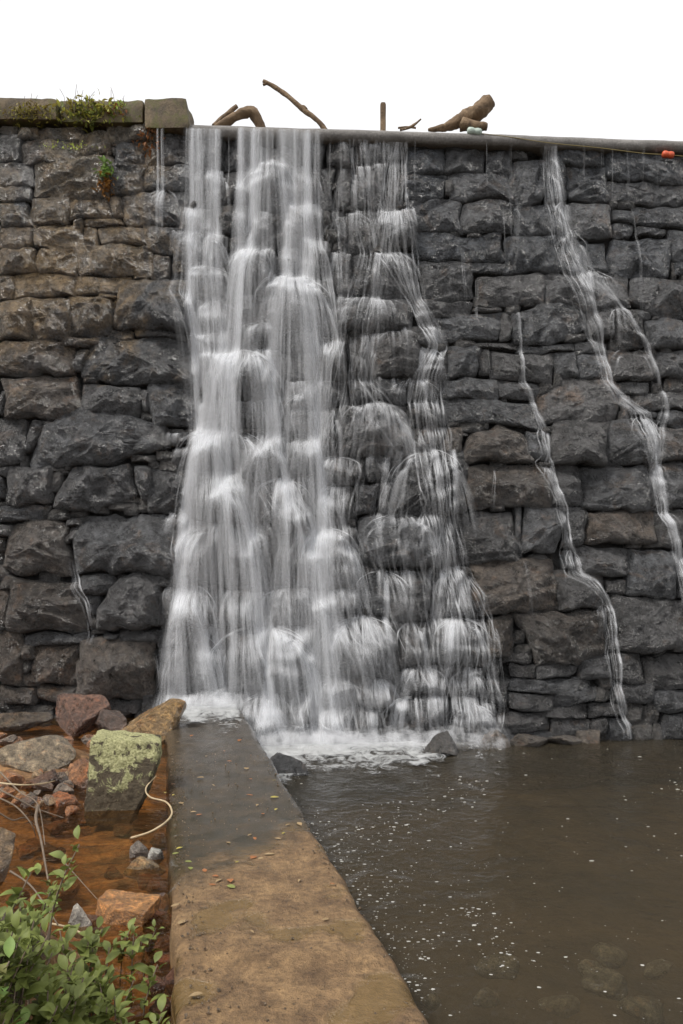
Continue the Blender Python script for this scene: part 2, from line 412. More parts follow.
B = lambda x0, y0, x1, y1: [(x0, y0), (x1, y0), (x1, y1), (x0, y1)]
GREY, DARK, TAN, BROWN, BLUE = (0.088, 0.088, 0.090), (0.064, 0.064, 0.066), (0.140, 0.115, 0.085), (0.090, 0.076, 0.064), (0.066, 0.070, 0.077)
def stones_px():
    L = []   # (polygon in pixels, protrusion m, roundness exponent, colour)
    def add(items, p, k, c):
        for it in items: L.append((B(*it) if not isinstance(it[0], tuple) else list(it), p, k, c))
    # left of the fall, upper courses (stained tan)
    add([(0, 125, 18, 133), (20, 128, 39, 140), (79, 133, 111, 156), (110, 126, 153, 143), (37, 157, 111, 197), (32, 199, 69, 224), (40, 251, 78, 275), (34, 225, 84, 251)], .11, 5, TAN)
    add([(40, 128, 84, 141), (27, 141, 78, 163), (70, 199, 114, 219), (115, 196, 127, 220), (0, 229, 34, 250), (85, 228, 96, 248), (0, 251, 38, 275), (86, 220, 124, 227), (14, 276, 73, 298), (74, 277, 128, 295)], .10, 5, BROWN)
    add([(0, 134, 26, 160), (116, 143, 146, 163), (147, 138, 190, 166), (0, 162, 36, 186), (113, 164, 147, 193), (148, 167, 190, 190), (0, 187, 30, 200), (0, 202, 31, 228),
         (127, 193, 184, 225), (98, 228, 147, 244), (148, 228, 180, 254), (79, 246, 152, 275), (153, 256, 170, 281), (0, 277, 13, 298)], .10, 5, GREY)
    # left, middle
    add([(0, 300, 35, 338), (33, 300, 72, 340), (0, 341, 74, 378), (64, 338, 108, 347), (5, 380, 82, 418)], .17, 4, BROWN)
    add([(70, 299, 115, 336), (116, 283, 190, 330), (140, 331, 190, 339), (89, 340, 197, 382), (75, 350, 88, 374), (0, 392, 5, 417), (85, 386, 142, 416), (153, 385, 196, 425),
         (143, 388, 152, 412), (0, 420, 29, 463), ((34, 420), (51, 420), (36, 445), (29, 452)), ((34, 456), (50, 422), (82, 408), (125, 416), (164, 428), (170, 450), (112, 463), (40, 465)),
         (171, 431, 190, 445), (172, 448, 192, 464)], .18, 4, GREY)
    # left, lower: big bulging blocks
    add([(0, 476, 8, 496), (4, 466, 14, 475), (10, 467, 54, 504), ((53, 507), (76, 468), (128, 465), (133, 500), (96, 516)), ((134, 470), (156, 468), (148, 500), (136, 504)), (150, 471, 192, 513),
         (0, 505, 49, 520), (0, 523, 17, 535), (69, 519, 87, 527), (72, 528, 86, 543), (172, 514, 194, 531), (80, 519, 179, 573), (83, 576, 115, 594), (155, 574, 180, 588),
         ((97, 629), (100, 604), (118, 580), (140, 573), (161, 579), (163, 625), (140, 630)), (88, 595, 99, 614), (26, 634, 89, 646), (103, 634, 120, 640), (121, 631, 161, 643), (163, 590, 182, 627), (161, 629, 184, 648)], .22, 3.4, GREY)
    add([((0, 572), (18, 522), (60, 517), (71, 532), (71, 575)), (0, 536, 8, 552), (0, 578, 28, 592), (0, 592, 11, 628), (12, 581, 87, 631), (0, 632, 24, 685), (25, 643, 36, 662), (32, 646, 79, 684), (0, 687, 36, 704), (38, 686, 79, 700)], .22, 3.4, BROWN)
    add([(79, 640, 153, 700)], .36, 2.6, BROWN)
    add([(157, 650, 182, 690), (84, 702, 140, 716), (142, 694, 172, 716)], .15, 4, DARK)
    # under the main fall: stepped domes that throw the water out
    add([(192, 140, 224, 170), (226, 140, 246, 172), (192, 172, 222, 206), (223, 174, 249, 205), (296, 140, 322, 166), (324, 142, 348, 165), (288, 168, 318, 205), (320, 168, 333, 212),
         (180, 208, 214, 235), (216, 207, 248, 232), (250, 215, 284, 250), (286, 208, 318, 240), (174, 237, 204, 262), (206, 235, 230, 268), (275, 252, 300, 276), (302, 242, 330, 278), (332, 252, 351, 298),
         (190, 270, 228, 300), (196, 302, 226, 330), (230, 300, 254, 330), (190, 332, 236, 352), (280, 332, 320, 352), (281, 355, 318, 378)], .13, 4, DARK)
    add([(248, 150, 294, 212), (231, 252, 274, 298), (254, 281, 332, 330), (203, 353, 280, 400), (238, 326, 279, 350)], .26, 2.4, DARK)
    add([(203, 402, 262, 428), (264, 398, 290, 432), (282, 380, 318, 410), (292, 412, 318, 436)], .16, 3.5, DARK)
    add([(192, 430, 240, 470), (242, 436, 286, 478), (288, 440, 318, 476), (194, 472, 252, 522), (255, 480, 312, 530), (178, 524, 222, 584), (224, 526, 275, 584), (293, 530, 360, 586), (276, 540, 291, 584),
         (172, 588, 215, 626), (216, 590, 262, 624), (264, 588, 310, 622), (312, 590, 358, 614), (186, 630, 222, 690), (224, 628, 268, 690), (270, 626, 316, 690), (322, 617, 398, 676)], .28, 2.6, DARK)
    add([(318, 680, 350, 708), (240, 694, 288, 740), (290, 692, 316, 728), (318, 710, 352, 736), (354, 680, 396, 706), (354, 708, 380, 736), (160, 692, 236, 740), (242, 742, 300, 775), (302, 732, 350, 770), (352, 738, 400, 768), (402, 736, 440, 764)], .30, 3, DARK)
    # second fall
    add([(335, 142, 352, 164), (354, 142, 402, 163), (352, 165, 384, 211), (386, 165, 404, 211), (335, 214, 346, 249), (347, 214, 373, 250), (336, 167, 350, 211)], .12, 4, DARK)
    add([(376, 214, 412, 250), (352, 255, 418, 297), (333, 300, 410, 330), (373, 333, 421, 379), (320, 341, 349, 379), (351, 334, 371, 378), (340, 406, 409, 456), (391, 452, 465, 514), (320, 486, 353, 530), (360, 517, 441, 566)], .22, 2.8, GREY)
    add([(411, 330, 437, 350), (420, 351, 448, 379), (376, 381, 408, 404), (410, 381, 440, 402), (320, 382, 348, 404), (350, 381, 375, 404), (319, 410, 338, 456), (318, 460, 364, 483), (366, 458, 390, 480), (355, 484, 378, 515), (379, 484, 391, 514), (410, 406, 442, 426), (417, 428, 443, 452),
         (443, 518, 456, 564), (431, 567, 468, 616), (387, 570, 430, 618), (361, 569, 386, 614), (400, 620, 426, 666), (428, 619, 489, 666), (400, 669, 446, 697), (447, 669, 486, 699), (398, 699, 446, 733), (449, 702, 498, 742), (470, 580, 482, 614)], .19, 3.2, DARK)
    # between the falls and right, upper
    add([(404, 142, 472, 152), (405, 153, 443, 175), (444, 153, 485, 175), (404, 177, 443, 203), (449, 176, 511, 202), (474, 143, 540, 152), (487, 153, 512, 175), (409, 205, 460, 234), (463, 205, 512, 232), (414, 236, 500, 260),
         (461, 262, 502, 272), (511, 164, 546, 203), (546, 150, 565, 205), (565, 168, 609, 205), (554, 150, 606, 166), (609, 154, 690, 184), (608, 186, 690, 206), (514, 206, 563, 237), (565, 208, 609, 241), (610, 213, 631, 224), (611, 226, 630, 239),
         (632, 209, 690, 228), (633, 230, 664, 240), (483, 235, 501, 260), (505, 238, 581, 273), (584, 246, 605, 274), (609, 243, 668, 278), (667, 232, 690, 262), (671, 264, 690, 278), (484, 263, 512, 274)], .105, 5, BLUE)
    add([(420, 262, 471, 299), (478, 277, 544, 307), (546, 275, 626, 307), ((628, 279), (690, 282), (690, 317), (650, 312), (630, 300)), (415, 301, 471, 319), (473, 309, 500, 313), (434, 316, 499, 341), ((507, 312), (560, 308), (582, 312), (588, 330), (570, 342), (516, 343)),
         (500, 314, 511, 341), (589, 309, 610, 338), (611, 309, 642, 347), (628, 310, 650, 318), (643, 319, 690, 350), (470, 344, 514, 350), (515, 345, 572, 352), (491, 354, 549, 382), (449, 348, 478, 379), (478, 352, 490, 378), (552, 354, 575, 377), (574, 345, 603, 356), (576, 357, 606, 378), (604, 350, 656, 379),
         (657, 352, 690, 379), (444, 383, 494, 400), (496, 384, 536, 398), ((537, 398), (560, 380), (608, 379), (617, 404), (612, 419), (540, 421)), (608, 381, 645, 394), (618, 396, 630, 419), (632, 392, 690, 409), (443, 402, 534, 425), (632, 411, 656, 416), (657, 411, 690, 424)], .13, 4.5, GREY)
    # right, lower
    add([(443, 428, 463, 455), ((460, 464), (470, 436), (496, 426), (522, 436), (534, 464)), (465, 467, 549, 508), (472, 559, 554, 611), (484, 616, 513, 656), ((514, 612), (603, 612), (603, 655), (575, 662), (536, 662)), (587, 510, 651, 546)], .20, 3.5, BROWN)
    add([(524, 430, 547, 460), (549, 420, 606, 462), (607, 419, 656, 464), (657, 426, 690, 462), (551, 465, 580, 505), (581, 466, 647, 508), (648, 465, 690, 510), (552, 507, 586, 512), (455, 515, 512, 561), (513, 509, 520, 556), (521, 509, 560, 552), (563, 512, 586, 548),
         (653, 512, 690, 548), (563, 551, 574, 572), (576, 550, 625, 578), (606, 582, 625, 597), (626, 552, 674, 596), (675, 551, 690, 594), (555, 574, 604, 610), (611, 599, 690, 650), (605, 599, 610, 640)], .19, 3.8, GREY)
    add([(500, 648, 530, 662), (509, 663, 534, 677), (536, 664, 578, 676), (580, 657, 610, 680), (512, 678, 587, 693), (512, 694, 553, 709), (554, 690, 595, 703), (545, 704, 585, 718), (498, 712, 546, 732), (552, 719, 588, 738), (590, 719, 604, 736), (587, 705, 622, 717),
         (612, 654, 641, 683), (643, 657, 690, 689), (612, 685, 650, 704), (651, 691, 690, 712), (606, 720, 628, 740), (660, 714, 690, 738), (489, 680, 510, 710), (500, 733, 550, 745), (490, 620, 512, 646), (490, 648, 500, 678)], .15, 3.6, DARK)
    return L

class Stone: pass
STONES = []
def make_stone(poly_xz, p, k, col, seed):
    s = Stone(); r = np.random.default_rng(seed)
    P = np.asarray(poly_xz, float)
    # resample the perimeter, round the corners, roughen
    Q = np.vstack([P, P[:1]]); seg = np.linalg.norm(np.diff(Q, axis=0), axis=1); per = seg.sum(); cum = np.r_[0, np.cumsum(seg)]
    N = int(np.clip(per / 0.05, 18, 72)); tt = np.linspace(0, per, 4 * N, endpoint=False)
    O = np.stack([np.interp(tt, cum, Q[:, i]) for i in (0, 1)], 1)
    hw = (P[:, 0].max() - P[:, 0].min()) / 2; hh = (P[:, 1].max() - P[:, 1].min()) / 2
    win = max(3, int(4 * N * min(0.08, r.uniform(0.16, 0.34) * min(hw, hh) / per)))
    ker = np.hanning(2 * win + 3)[1:-1]; ker /= ker.sum()
    for i in (0, 1):
        O[:, i] = np.convolve(np.r_[O[-win:, i], O[:, i], O[:win, i]], ker, 'valid')
    # the courses wander: one shared waviness for all joints, then each outline chipped for itself
    wx = 0.085 * fbm(O[:, 0] * 1.5, O[:, 1] * 1.5, 3.3, 51, 3) + 0.03 * vnoise(O[:, 0] * 6, O[:, 1] * 6, 1.1, 52)
    wz = 0.085 * fbm(O[:, 0] * 1.5, O[:, 1] * 1.5, 9.3, 53, 3) + 0.03 * vnoise(O[:, 0] * 6, O[:, 1] * 6, 5.1, 54)
    O = O + np.stack([wx, wz], 1)
    cc = O.mean(0); sk = r.normal(0, 0.09); O[:, 0] += sk * (O[:, 1] - cc[1]); O[:, 1] += r.normal(0, 0.03) * (O[:, 0] - cc[0])
    c = O.mean(0)
    amp = 0.24 * min(hw, hh)
    O += (O - c) / (np.linalg.norm(O - c, axis=1)[:, None]) * (amp * fbm(O[:, 0] * 4.0, O[:, 1] * 4.0, seed * 1.7, 5, 4))[:, None]
    O = c + (O - c) * 1.055
    s.O = O[::4]; s.c = c; s.hw, s.hh = hw, hh
    th = np.arctan2(O[:, 1] - c[1], O[:, 0] - c[0]); rr = np.linalg.norm(O - c, axis=1); o = np.argsort(th)
    s.th, s.rr = np.r_[th[o] - 2 * np.pi, th[o], th[o] + 2 * np.pi], np.r_[rr[o], rr[o], rr[o]]
    s.p = 1.2 * p * r.uniform(0.75, 1.25) * min(1.0, 0.45 + 1.6 * min(hw, hh)); s.k = k; s.seed = seed; s.col = col
    nf = r.integers(6, 10); a = r.uniform(0, 2 * np.pi, nf)
    s.pl = np.stack([np.cos(a), np.sin(a), r.uniform(-0.1, 0.5, nf), r.uniform(0.25, 0.85, nf)], 1)
    s.tilt = r.uniform(0.02, 0.30); s.bed = r.normal(0.0, 0.6); s.layer = r.uniform(1.6, 3.4)
    return s

def stone_height(s, x, z, t=None):
    dx, dz = x - s.c[0], z - s.c[1]
    if t is None:
        t = np.hypot(dx, dz) / np.interp(np.arctan2(dz, dx), s.th, s.rr)
    t = np.clip(t, 0, 1)
    a, b = dx / s.hw, dz / s.hh
    f = np.ones_like(a)
    for nx, nz, c0, sl in s.pl:
        f = np.minimum(f, 1 - np.maximum(0, nx * a + nz * b - c0) * sl)
    base = (1 - t ** (s.k * 1.9)) ** 0.6
    n = fbm(x * 2.6, z * 2.6, s.seed * 3.1, 11, 3)
    # hewn face: sharp ridged fractures running along the bedding of this stone
    ca, sa = math.cos(s.bed), math.sin(s.bed)
    u, v = (x * ca + z * sa), (-x * sa + z * ca) * 1.7
    wu = 0.12 * vnoise(u * 4, v * 4, s.seed * 0.7, 33); u = u + wu; v = v + 0.12 * vnoise(u * 4, v * 4, s.seed * 0.9, 34)
    rid, am, fr = 0, 1.0, 2.7
    for o_ in range(4):
        rid = rid + am * (0.45 - np.abs(vnoise(u * fr, v * fr, s.seed * 1.3, 35 + o_))); am *= 0.55; fr *= 2.1
    q = v * s.layer + 1.1 * vnoise(u * 1.6, v * 1.6, s.seed * 2.3, 44); saw = (q - np.floor(q)); saw = np.minimum(saw * 1.25, (1 - saw) * 5)      # split bedding layers
    g = min(1.0, 0.35 + 1.6 * min(s.hw, s.hh))
    h = s.p * base * f * (1 - s.tilt * b) + base * g * (0.09 * n + 0.085 * rid + 0.05 * (saw - 0.5))
    return h

RINGS = np.array([1.0, 0.985, 0.955, 0.91, 0.855, 0.79, 0.72, 0.64, 0.56, 0.47, 0.38, 0.29, 0.2, 0.1])
def stone_mesh(s):
    O = s.O; N = len(O); V = []
    bx, bz = O[:, 0], O[:, 1]
    V.append(np.stack([bx, wallY(bx, bz) + 0.16, bz], 1))
    for t in RINGS:
        x = s.c[0] + (bx - s.c[0]) * t; z = s.c[1] + (bz - s.c[1]) * t
        h = stone_height(s, x, z, np.full(N, t))
        V.append(np.stack([x, wallY(x, z) - h, z], 1))
    h = stone_height(s, np.array([s.c[0]]), np.array([s.c[1]]), np.zeros(1))
    V.append(np.array([[s.c[0], wallY(s.c[0], s.c[1]) - h[0], s.c[1]]]))
    Fc = []
    nr = len(RINGS) + 1
    for j in range(nr - 1):
        for i in range(N):
            a = j * N + i; b = j * N + (i + 1) % N
            Fc.append((a, b, b + N, a + N))
    for i in range(N):
        Fc.append(((nr - 1) * N + i, (nr - 1) * N + (i + 1) % N, nr * N))
    return np.concatenate(V), Fc

def winding(Vf):
    V, Fc = Vf
    return V, [f[::-1] for f in Fc]

crng = np.random.default_rng(3)
def jitter_col(c, amt=0.22):
    k = 1 + crng.uniform(-amt, amt); w = crng.uniform(-0.04, 0.05)
    return (c[0] * k * (1 + w), c[1] * k, c[2] * k * (1 - w), 1)

for i, (poly, p, k, c) in enumerate(stones_px()):
    X, Z = px_wall([q[0] for q in poly], [q[1] for q in poly])
    P = np.stack([X, Z], 1)[::-1]
    s = make_stone(P, p, k, c, 100 + i); STONES.append(s)
    o = dchild('stone', *stone_mesh(s), M['stone'], False); o.color = jitter_col(c)

# courses continuing beyond the part traced above, one joined part
XL, XR = float(px_wall(0, 400)[0]), float(px_wall(692, 400)[0])
def extra_courses():
    parts = []; r = np.random.default_rng(55)
    for side in (-1, 1):
        z = ZP - 0.3; top = ZPAR if side < 0 else ZCREST
        while z < top - 0.1:
            h = min(r.uniform(0.34, 0.6), top - z)
            # wall edge in view depends on height
            py = 560; x = None
            Yw = wallY(0, z + h / 2); edge = (-CX - 2) / F * Yw if side < 0 else (690 - CX) / F * wallY(4.5, z + h / 2)
            x = edge
            while abs(x) < 9.6:
                w = r.uniform(0.5, 1.15)
                x0, x1 = (x - w, x) if side < 0 else (x, x + w)
                s = make_stone([(x0 + .015, z + .015), (x1 - .015, z + .015), (x1 - .015, z + h - .015), (x0 + .015, z + h - .015)], 0.15, 4, GREY, int(r.integers(1, 90000)))
                parts.append(stone_mesh(s)); x += side * w
            z += h
    return merge(parts)
o = dchild('outer_stone_courses', *extra_courses(), M['stone']); o.color = (*GREY, 1); o['kind'] = 'stuff'

# recessed joints behind the stones
def backing():
    xs = np.arange(-9.8, 9.81, 0.07); zs = np.linspace(-1.6, ZCREST + 0.02, 130)
    X, Z = np.meshgrid(xs, zs)
    d = -0.10 + 0.075 * fbm(X * 5, Z * 6.5, 0.0, 77, 4)
    V = np.stack([X, wallY(X, Z) - d, Z], -1).reshape(-1, 3)
    return V, grid_faces(len(xs), len(zs))
dchild('joint_rubble', *backing(), M['mortar'])

def block(x0, x1, y0, y1, z0, z1, rough=0.012, seed=0, res=0.07, slant=0.0):
    """weathered block: six displaced faces with soft edges"""
    parts = []
    c = np.array([(x0 + x1) / 2, (y0 + y1) / 2, (z0 + z1) / 2]); hd = np.array([(x1 - x0) / 2, (y1 - y0) / 2, (z1 - z0) / 2])
    for ax in range(3):
        for sg in (-1, 1):
            u, v = (ax + 1) % 3, (ax + 2) % 3
            nu = max(3, min(60, int(2 * hd[u] / res) + 2)); nv = max(3, min(60, int(2 * hd[v] / res) + 2))
            A, Bv = np.meshgrid(np.linspace(-1, 1, nu), np.linspace(-1, 1, nv))
            p = np.zeros(A.shape + (3,)); p[..., ax] = sg; p[..., u] = A; p[..., v] = Bv
            q = p * hd
            rad = min(0.03, hd.min() * 0.6)
            inner = np.clip(q, -(hd - rad), hd - rad); dv = q - inner; ln = np.linalg.norm(dv, axis=-1, keepdims=True)
            q = inner + dv / np.maximum(ln, 1e-9) * np.minimum(ln, rad)
            w = c + q
            nrm = dv / np.maximum(ln, 1e-9)
            w = w + nrm * (rough * 2 * fbm(w[..., 0] * 4, w[..., 1] * 4, w[..., 2] * 4, seed, 4))[..., None]
            if slant: w[..., 0] += slant * (w[..., 2] - z0) * (q[..., 0] > 0)
            f = grid_faces(nu, nv)
            if sg < 0: f = [x[::-1] for x in f]
            parts.append((w.reshape(-1, 3), f))
    return merge(parts)

# parapet caps on the left and dam body behind
def dam_y(x): return wallY(x, ZCREST)
zt = float(px_wall(90, 107.5)[1])
xs = [float(px_wall(p, 115)[0]) for p in (-120, -30, 62, 147)]
for i in range(3):
    x0, x1 = xs[i] + 0.006, xs[i + 1] - 0.006; ym = dam_y((x0 + x1) / 2) + 0.1
    dchild('coping_stone', *block(x0, x1, ym - 0.22, ym + 1.0, ZPAR, zt - 0.012 * (2 - i), 0.02, 5 + i), M['coping'])
x0, x1 = float(px_wall(148.5, 115)[0]), float(px_wall(192, 130)[0])
dchild('coping_stone', *block(x0, x1, dam_y(x0) - 0.20, dam_y(x0) + 1.0, float(px_wall(170, 137)[1]), zt + 0.004, 0.02, 12, slant=-0.06), M['coping'])
dchild('coping_stone', *block(-9.8, xs[0] - 0.006, dam_y(-6) - 0.2, dam_y(-6) + 1.2, ZPAR, zt - 0.06, 0.02, 15), M['coping'])
dchild('parapet_core', *block(-9.8, XCREST - 0.02, dam_y(-5) + 0.25, dam_y(-5) + 1.4, ZCREST - 1.5, ZPAR + 0.02, 0.01, 16), M['mortar'])

def crest():
    """concrete lip with a rounded nose, swept along the dam"""
    xs = np.arange(XCREST - 0.01, 9.8, 0.09); prof = []
    for a in np.linspace(-90, 90, 9):
        prof.append((-0.13 - 0.08 * math.cos(math.radians(a)), 0.08 * math.sin(math.radians(a)) + 0.06))
    prof = [(0.3, 0.0)] + prof + [(0.6, 0.14), (1.3, 0.135), (1.35, -0.3)]
    prof = np.array(prof); V = []
    for x in xs:
        zz = ZCREST + 0.008 * fbm(x * 1.3, 0.3, 0, 3, 3); yy = dam_y(x) + 0.02 * fbm(x * 1.1, 5.3, 0, 4, 3)
        V.append(np.stack([np.full(len(prof), x), yy + prof[:, 0], zz + prof[:, 1] + 0.006 * fbm(x * 7, prof[:, 0] * 9, 0, 9, 3)], 1))
    n = len(prof)
    Fc = [f[::-1] for f in grid_faces(n, len(xs))] + [tuple(range(n))]
    return np.concatenate(V), Fc
dchild('crest_lip', *crest(), M['lip'])

tag(mesh_obj('reservoir', [(-60, dam_y(0) + 0.75, ZCREST + 0.05), (60, dam_y(0) + 0.75, ZCREST + 0.05), (60, 120, ZCREST + 0.05), (-60, 120, ZCREST + 0.05)], [(0, 1, 2, 3)], M['lake']), 'still reservoir water held behind the dam', 'water', kind='structure')

# ------------------------------------------------------------------ ground, pool, stream, walkway
g = tag(mesh_obj('ground', [(-150, -150, -1.7), (150, -150, -1.7), (150, 150, -1.7), (-150, 150, -1.7)], [(0, 1, 2, 3)], M['earth']), 'dark earth under and around the dam and pool', 'ground', kind='structure')

def pool_bed():
    xs = np.linspace(-3.2, 14, 90); ys = np.linspace(-8, 10.4, 100); X, Y = np.meshgrid(xs, ys)
    Z = -1.05 + 0.10 * fbm(X * 1.2, Y * 1.2, 0, 41, 4)
    return np.stack([X, Y, Z], -1).reshape(-1, 3), grid_faces(len(xs), len(ys))
tag(mesh_obj('pool_bed', *pool_bed(), M['bed']), 'muddy brown bed of the pool', 'pool bed', kind='structure')

def pool_sheet():
    ys = np.linspace(-8, 10.4, 120); ts = np.linspace(0, 1, 90) ** 1.2; V = []
    for y in ys:
        xl = (walk_left(y) + walk_right(y)) / 2
        x = xl + (14 - xl) * ts
        V.append(np.stack([x, np.full_like(x, y), np.full_like(x, ZP)], 1))
    return np.concatenate(V), grid_faces(90, 120)
tag(mesh_obj('pool_water', *pool_sheet(), M['pool']), 'murky brown pool water below the falls', 'water', kind='structure')

def bed_height(X, Y):
    side = -(X - walk_left(Y))                      # metres left of the walkway edge
    bank = 0.52 * smooth(4.15, 3.2, Y + 0.25 * fbm(X * 2, Y * 2, 0, 8, 3)) * smooth(0.22, 0.75, side + 0.10 * fbm(X * 3, Y * 3, 0, 9, 3))
    far_bank = 1.1 * smooth(2.6, 6.0, side + 0.5 * fbm(X * 0.7, Y * 0.7, 0, 10, 3))
    mound = 0.22 * np.exp(-((X + 2.75) / 0.75) ** 2 - ((Y - 7.25) / 0.65) ** 2)
    ramp = mound + 0.10 * smooth(5.6, 7.2, Y) * smooth(0.4, 1.0, side)
    return -0.30 + np.maximum(bank, far_bank) + ramp + 0.07 * fbm(X * 3, Y * 3, 0, 12, 4) * smooth(0.0, 0.2, side)
def streambed():
    ys = np.linspace(-6, 10.3, 190); ts = np.linspace(0, 1, 120) ** 1.7; V = []
    for y in ys:
        x = walk_left(y) + 0.05 - 9.5 * ts
        V.append(np.stack([x, np.full_like(x, y), bed_height(x, np.full_like(x, y))], 1))
    return np.concatenate(V), [f[::-1] for f in grid_faces(120, 190)]
tag(mesh_obj('stream_bed', *streambed(), M['streambed']), 'rust stained stream bed and bank beside the walkway', 'stream bed', kind='structure')
def stream_sheet():
    ys = np.linspace(-6, 10.3, 150); ts = np.linspace(0, 1, 60); V = []
    for y in ys:
        x = walk_left(y) + 0.05 - 7 * ts
        side = 7 * ts
        z = ZS - 0.10 * smooth(4.3, 3.0, y) * np.ones_like(x) + 0.006 * fbm(x * 3, y * 5, 0, 61, 3)
        V.append(np.stack([x, np.full_like(x, y), z], 1))
    return np.concatenate(V), [f[::-1] for f in grid_faces(60, 150)]
tag(mesh_obj('stream_water', *stream_sheet(), M['stream']), 'shallow rust coloured stream beside the walkway', 'water', kind='structure')

def walkway():
    ys = np.arange(-6, 10.25, 0.045); ts = np.linspace(0, 1, 34); V = []
    for y in ys:
        cl = 0.030 * fbm(y * 2.6, 1.7, 0, 21, 4) - 0.05 * max(0, float(vnoise(y * 3.1, 4.4, 0, 23)) - 0.55)
        cr = 0.035 * fbm(y * 3.0, 7.7, 0, 22, 5) - 0.16 * max(0, float(vnoise(y * 4.3, 9.4, 0, 24)) - 0.5)
        x = walk_left(y) + cl + (walk_right(y) + cr - walk_left(y) - cl) * ts
        z = 0.012 * fbm(x * 1.6, y * 1.6, 0, 25, 4) + 0.004 * fbm(x * 11, y * 11, 0, 26, 3)
        z = z - 0.022 * smooth(3.42, 3.30, y + 0.10 * fbm(x * 3.5, y, 0, 27, 3))         # worn step where the near slab begins
        z[[0, -1]] -= 0.03; z[[1, -2]] -= 0.007
        row = np.stack([x, np.full_like(x, y), z], 1)
        lo0 = row[0].copy(); lo0[2] = -1.8; lo0[0] += 0.01; lo1 = row[-1].copy(); lo1[2] = -1.8; lo1[0] -= 0.01
        m0 = row[0].copy(); m0[2] = -0.10; m0[0] += 0.02 * float(vnoise(y * 9, 2)); m1 = row[-1].copy(); m1[2] = -0.10; m1[0] += 0.02 * float(vnoise(y * 9, 5))
        V.append(np.vstack([lo0[None], m0[None], row, m1[None], lo1[None]]))
    return np.concatenate(V), grid_faces(38, len(ys))
wk = mesh_obj('walkway', *walkway(), M['walk'])
tag(wk, 'narrow concrete walkway leading to the dam, wet at its far half', 'walkway', kind='structure')

# ------------------------------------------------------------------ relief of the dam face on a grid, for the water to run over
GX = np.arange(-6.2, 6.4, 0.02); GZ = np.arange(-1.0, ZCREST + 0.2, 0.02)
HG = np.full((len(GZ), len(GX)), -0.02)
for s in STONES:
    i0, i1 = np.searchsorted(GX, [s.O[:, 0].min(), s.O[:, 0].max()]); j0, j1 = np.searchsorted(GZ, [s.O[:, 1].min(), s.O[:, 1].max()])
    if i1 <= i0 or j1 <= j0: continue
    XX, ZZ = np.meshgrid(GX[i0:i1], GZ[j0:j1])
    dx, dz = XX - s.c[0], ZZ - s.c[1]
    t = np.hypot(dx, dz) / np.interp(np.arctan2(dz, dx), s.th, s.rr)
    h = np.where(t < 1, stone_height(s, XX, ZZ, t), -0.02)
    HG[j0:j1, i0:i1] = np.maximum(HG[j0:j1, i0:i1], h)
def chinking():
    """small stones wedged into the open joints"""
    free = HG < -0.015; r = np.random.default_rng(19); parts = []; made = 0
    jm = np.searchsorted(GZ, ZCREST - 0.05); i0, i1 = np.searchsorted(GX, [-4.9, 5.1])
    for _ in range(9000):
        j, i = r.integers(20, jm), r.integers(i0, i1)
        if not free[j, i]: continue
        a = b = c = d = 0
        while a < 8 and free[j, i - a - 1]: a += 1
        while b < 8 and free[j, i + b + 1]: b += 1
        while c < 6 and free[j - c - 1, i]: c += 1
        while d < 6 and j + d + 1 < len(GZ) and free[j + d + 1, i]: d += 1
        if a + b < 2 or c + d < 2: continue
        x0, x1, z0, z1 = GX[i - a] - .015, GX[i + b] + .015, GZ[j - c] - .012, GZ[j + d] + .012
        s = make_stone([(x0, z0), (x1, z0), (x1, z1), (x0, z1)], 0.11, 3.5, GREY, 7000 + made)
        s.O = s.O[::2]; V, Fc = stone_mesh(s); parts.append((V, Fc)); made += 1
        free[max(0, j - c):j + d + 1, i - a:i + b + 1] = False
        if made > 420: break
    return merge(parts)
o = dchild('chinking_stones', *chinking(), M['stone'], False); o.color = (0.066, 0.062, 0.058, 1); o['kind'] = 'stuff'
def blur(A, n):
    for _ in range(n):
        A = (A + np.roll(A, 1, 0) + np.roll(A, -1, 0) + np.roll(A, 1, 1) + np.roll(A, -1, 1)) / 5
    return A
HG = np.maximum(HG, blur(HG, 6) - 0.004)
HB = blur(HG, 10); GDZ, GDX = np.gradient(HB, 0.02)
def samp(A, x, z):
    fi = np.clip((x - GX[0]) / 0.02, 0, len(GX) - 2); fj = np.clip((z - GZ[0]) / 0.02, 0, len(GZ) - 2)
    i, j = fi.astype(int), fj.astype(int); u, v = fi - i, fj - j
    return (A[j, i] * (1 - u) + A[j, i + 1] * u) * (1 - v) + (A[j + 1, i] * (1 - u) + A[j + 1, i + 1] * u) * v

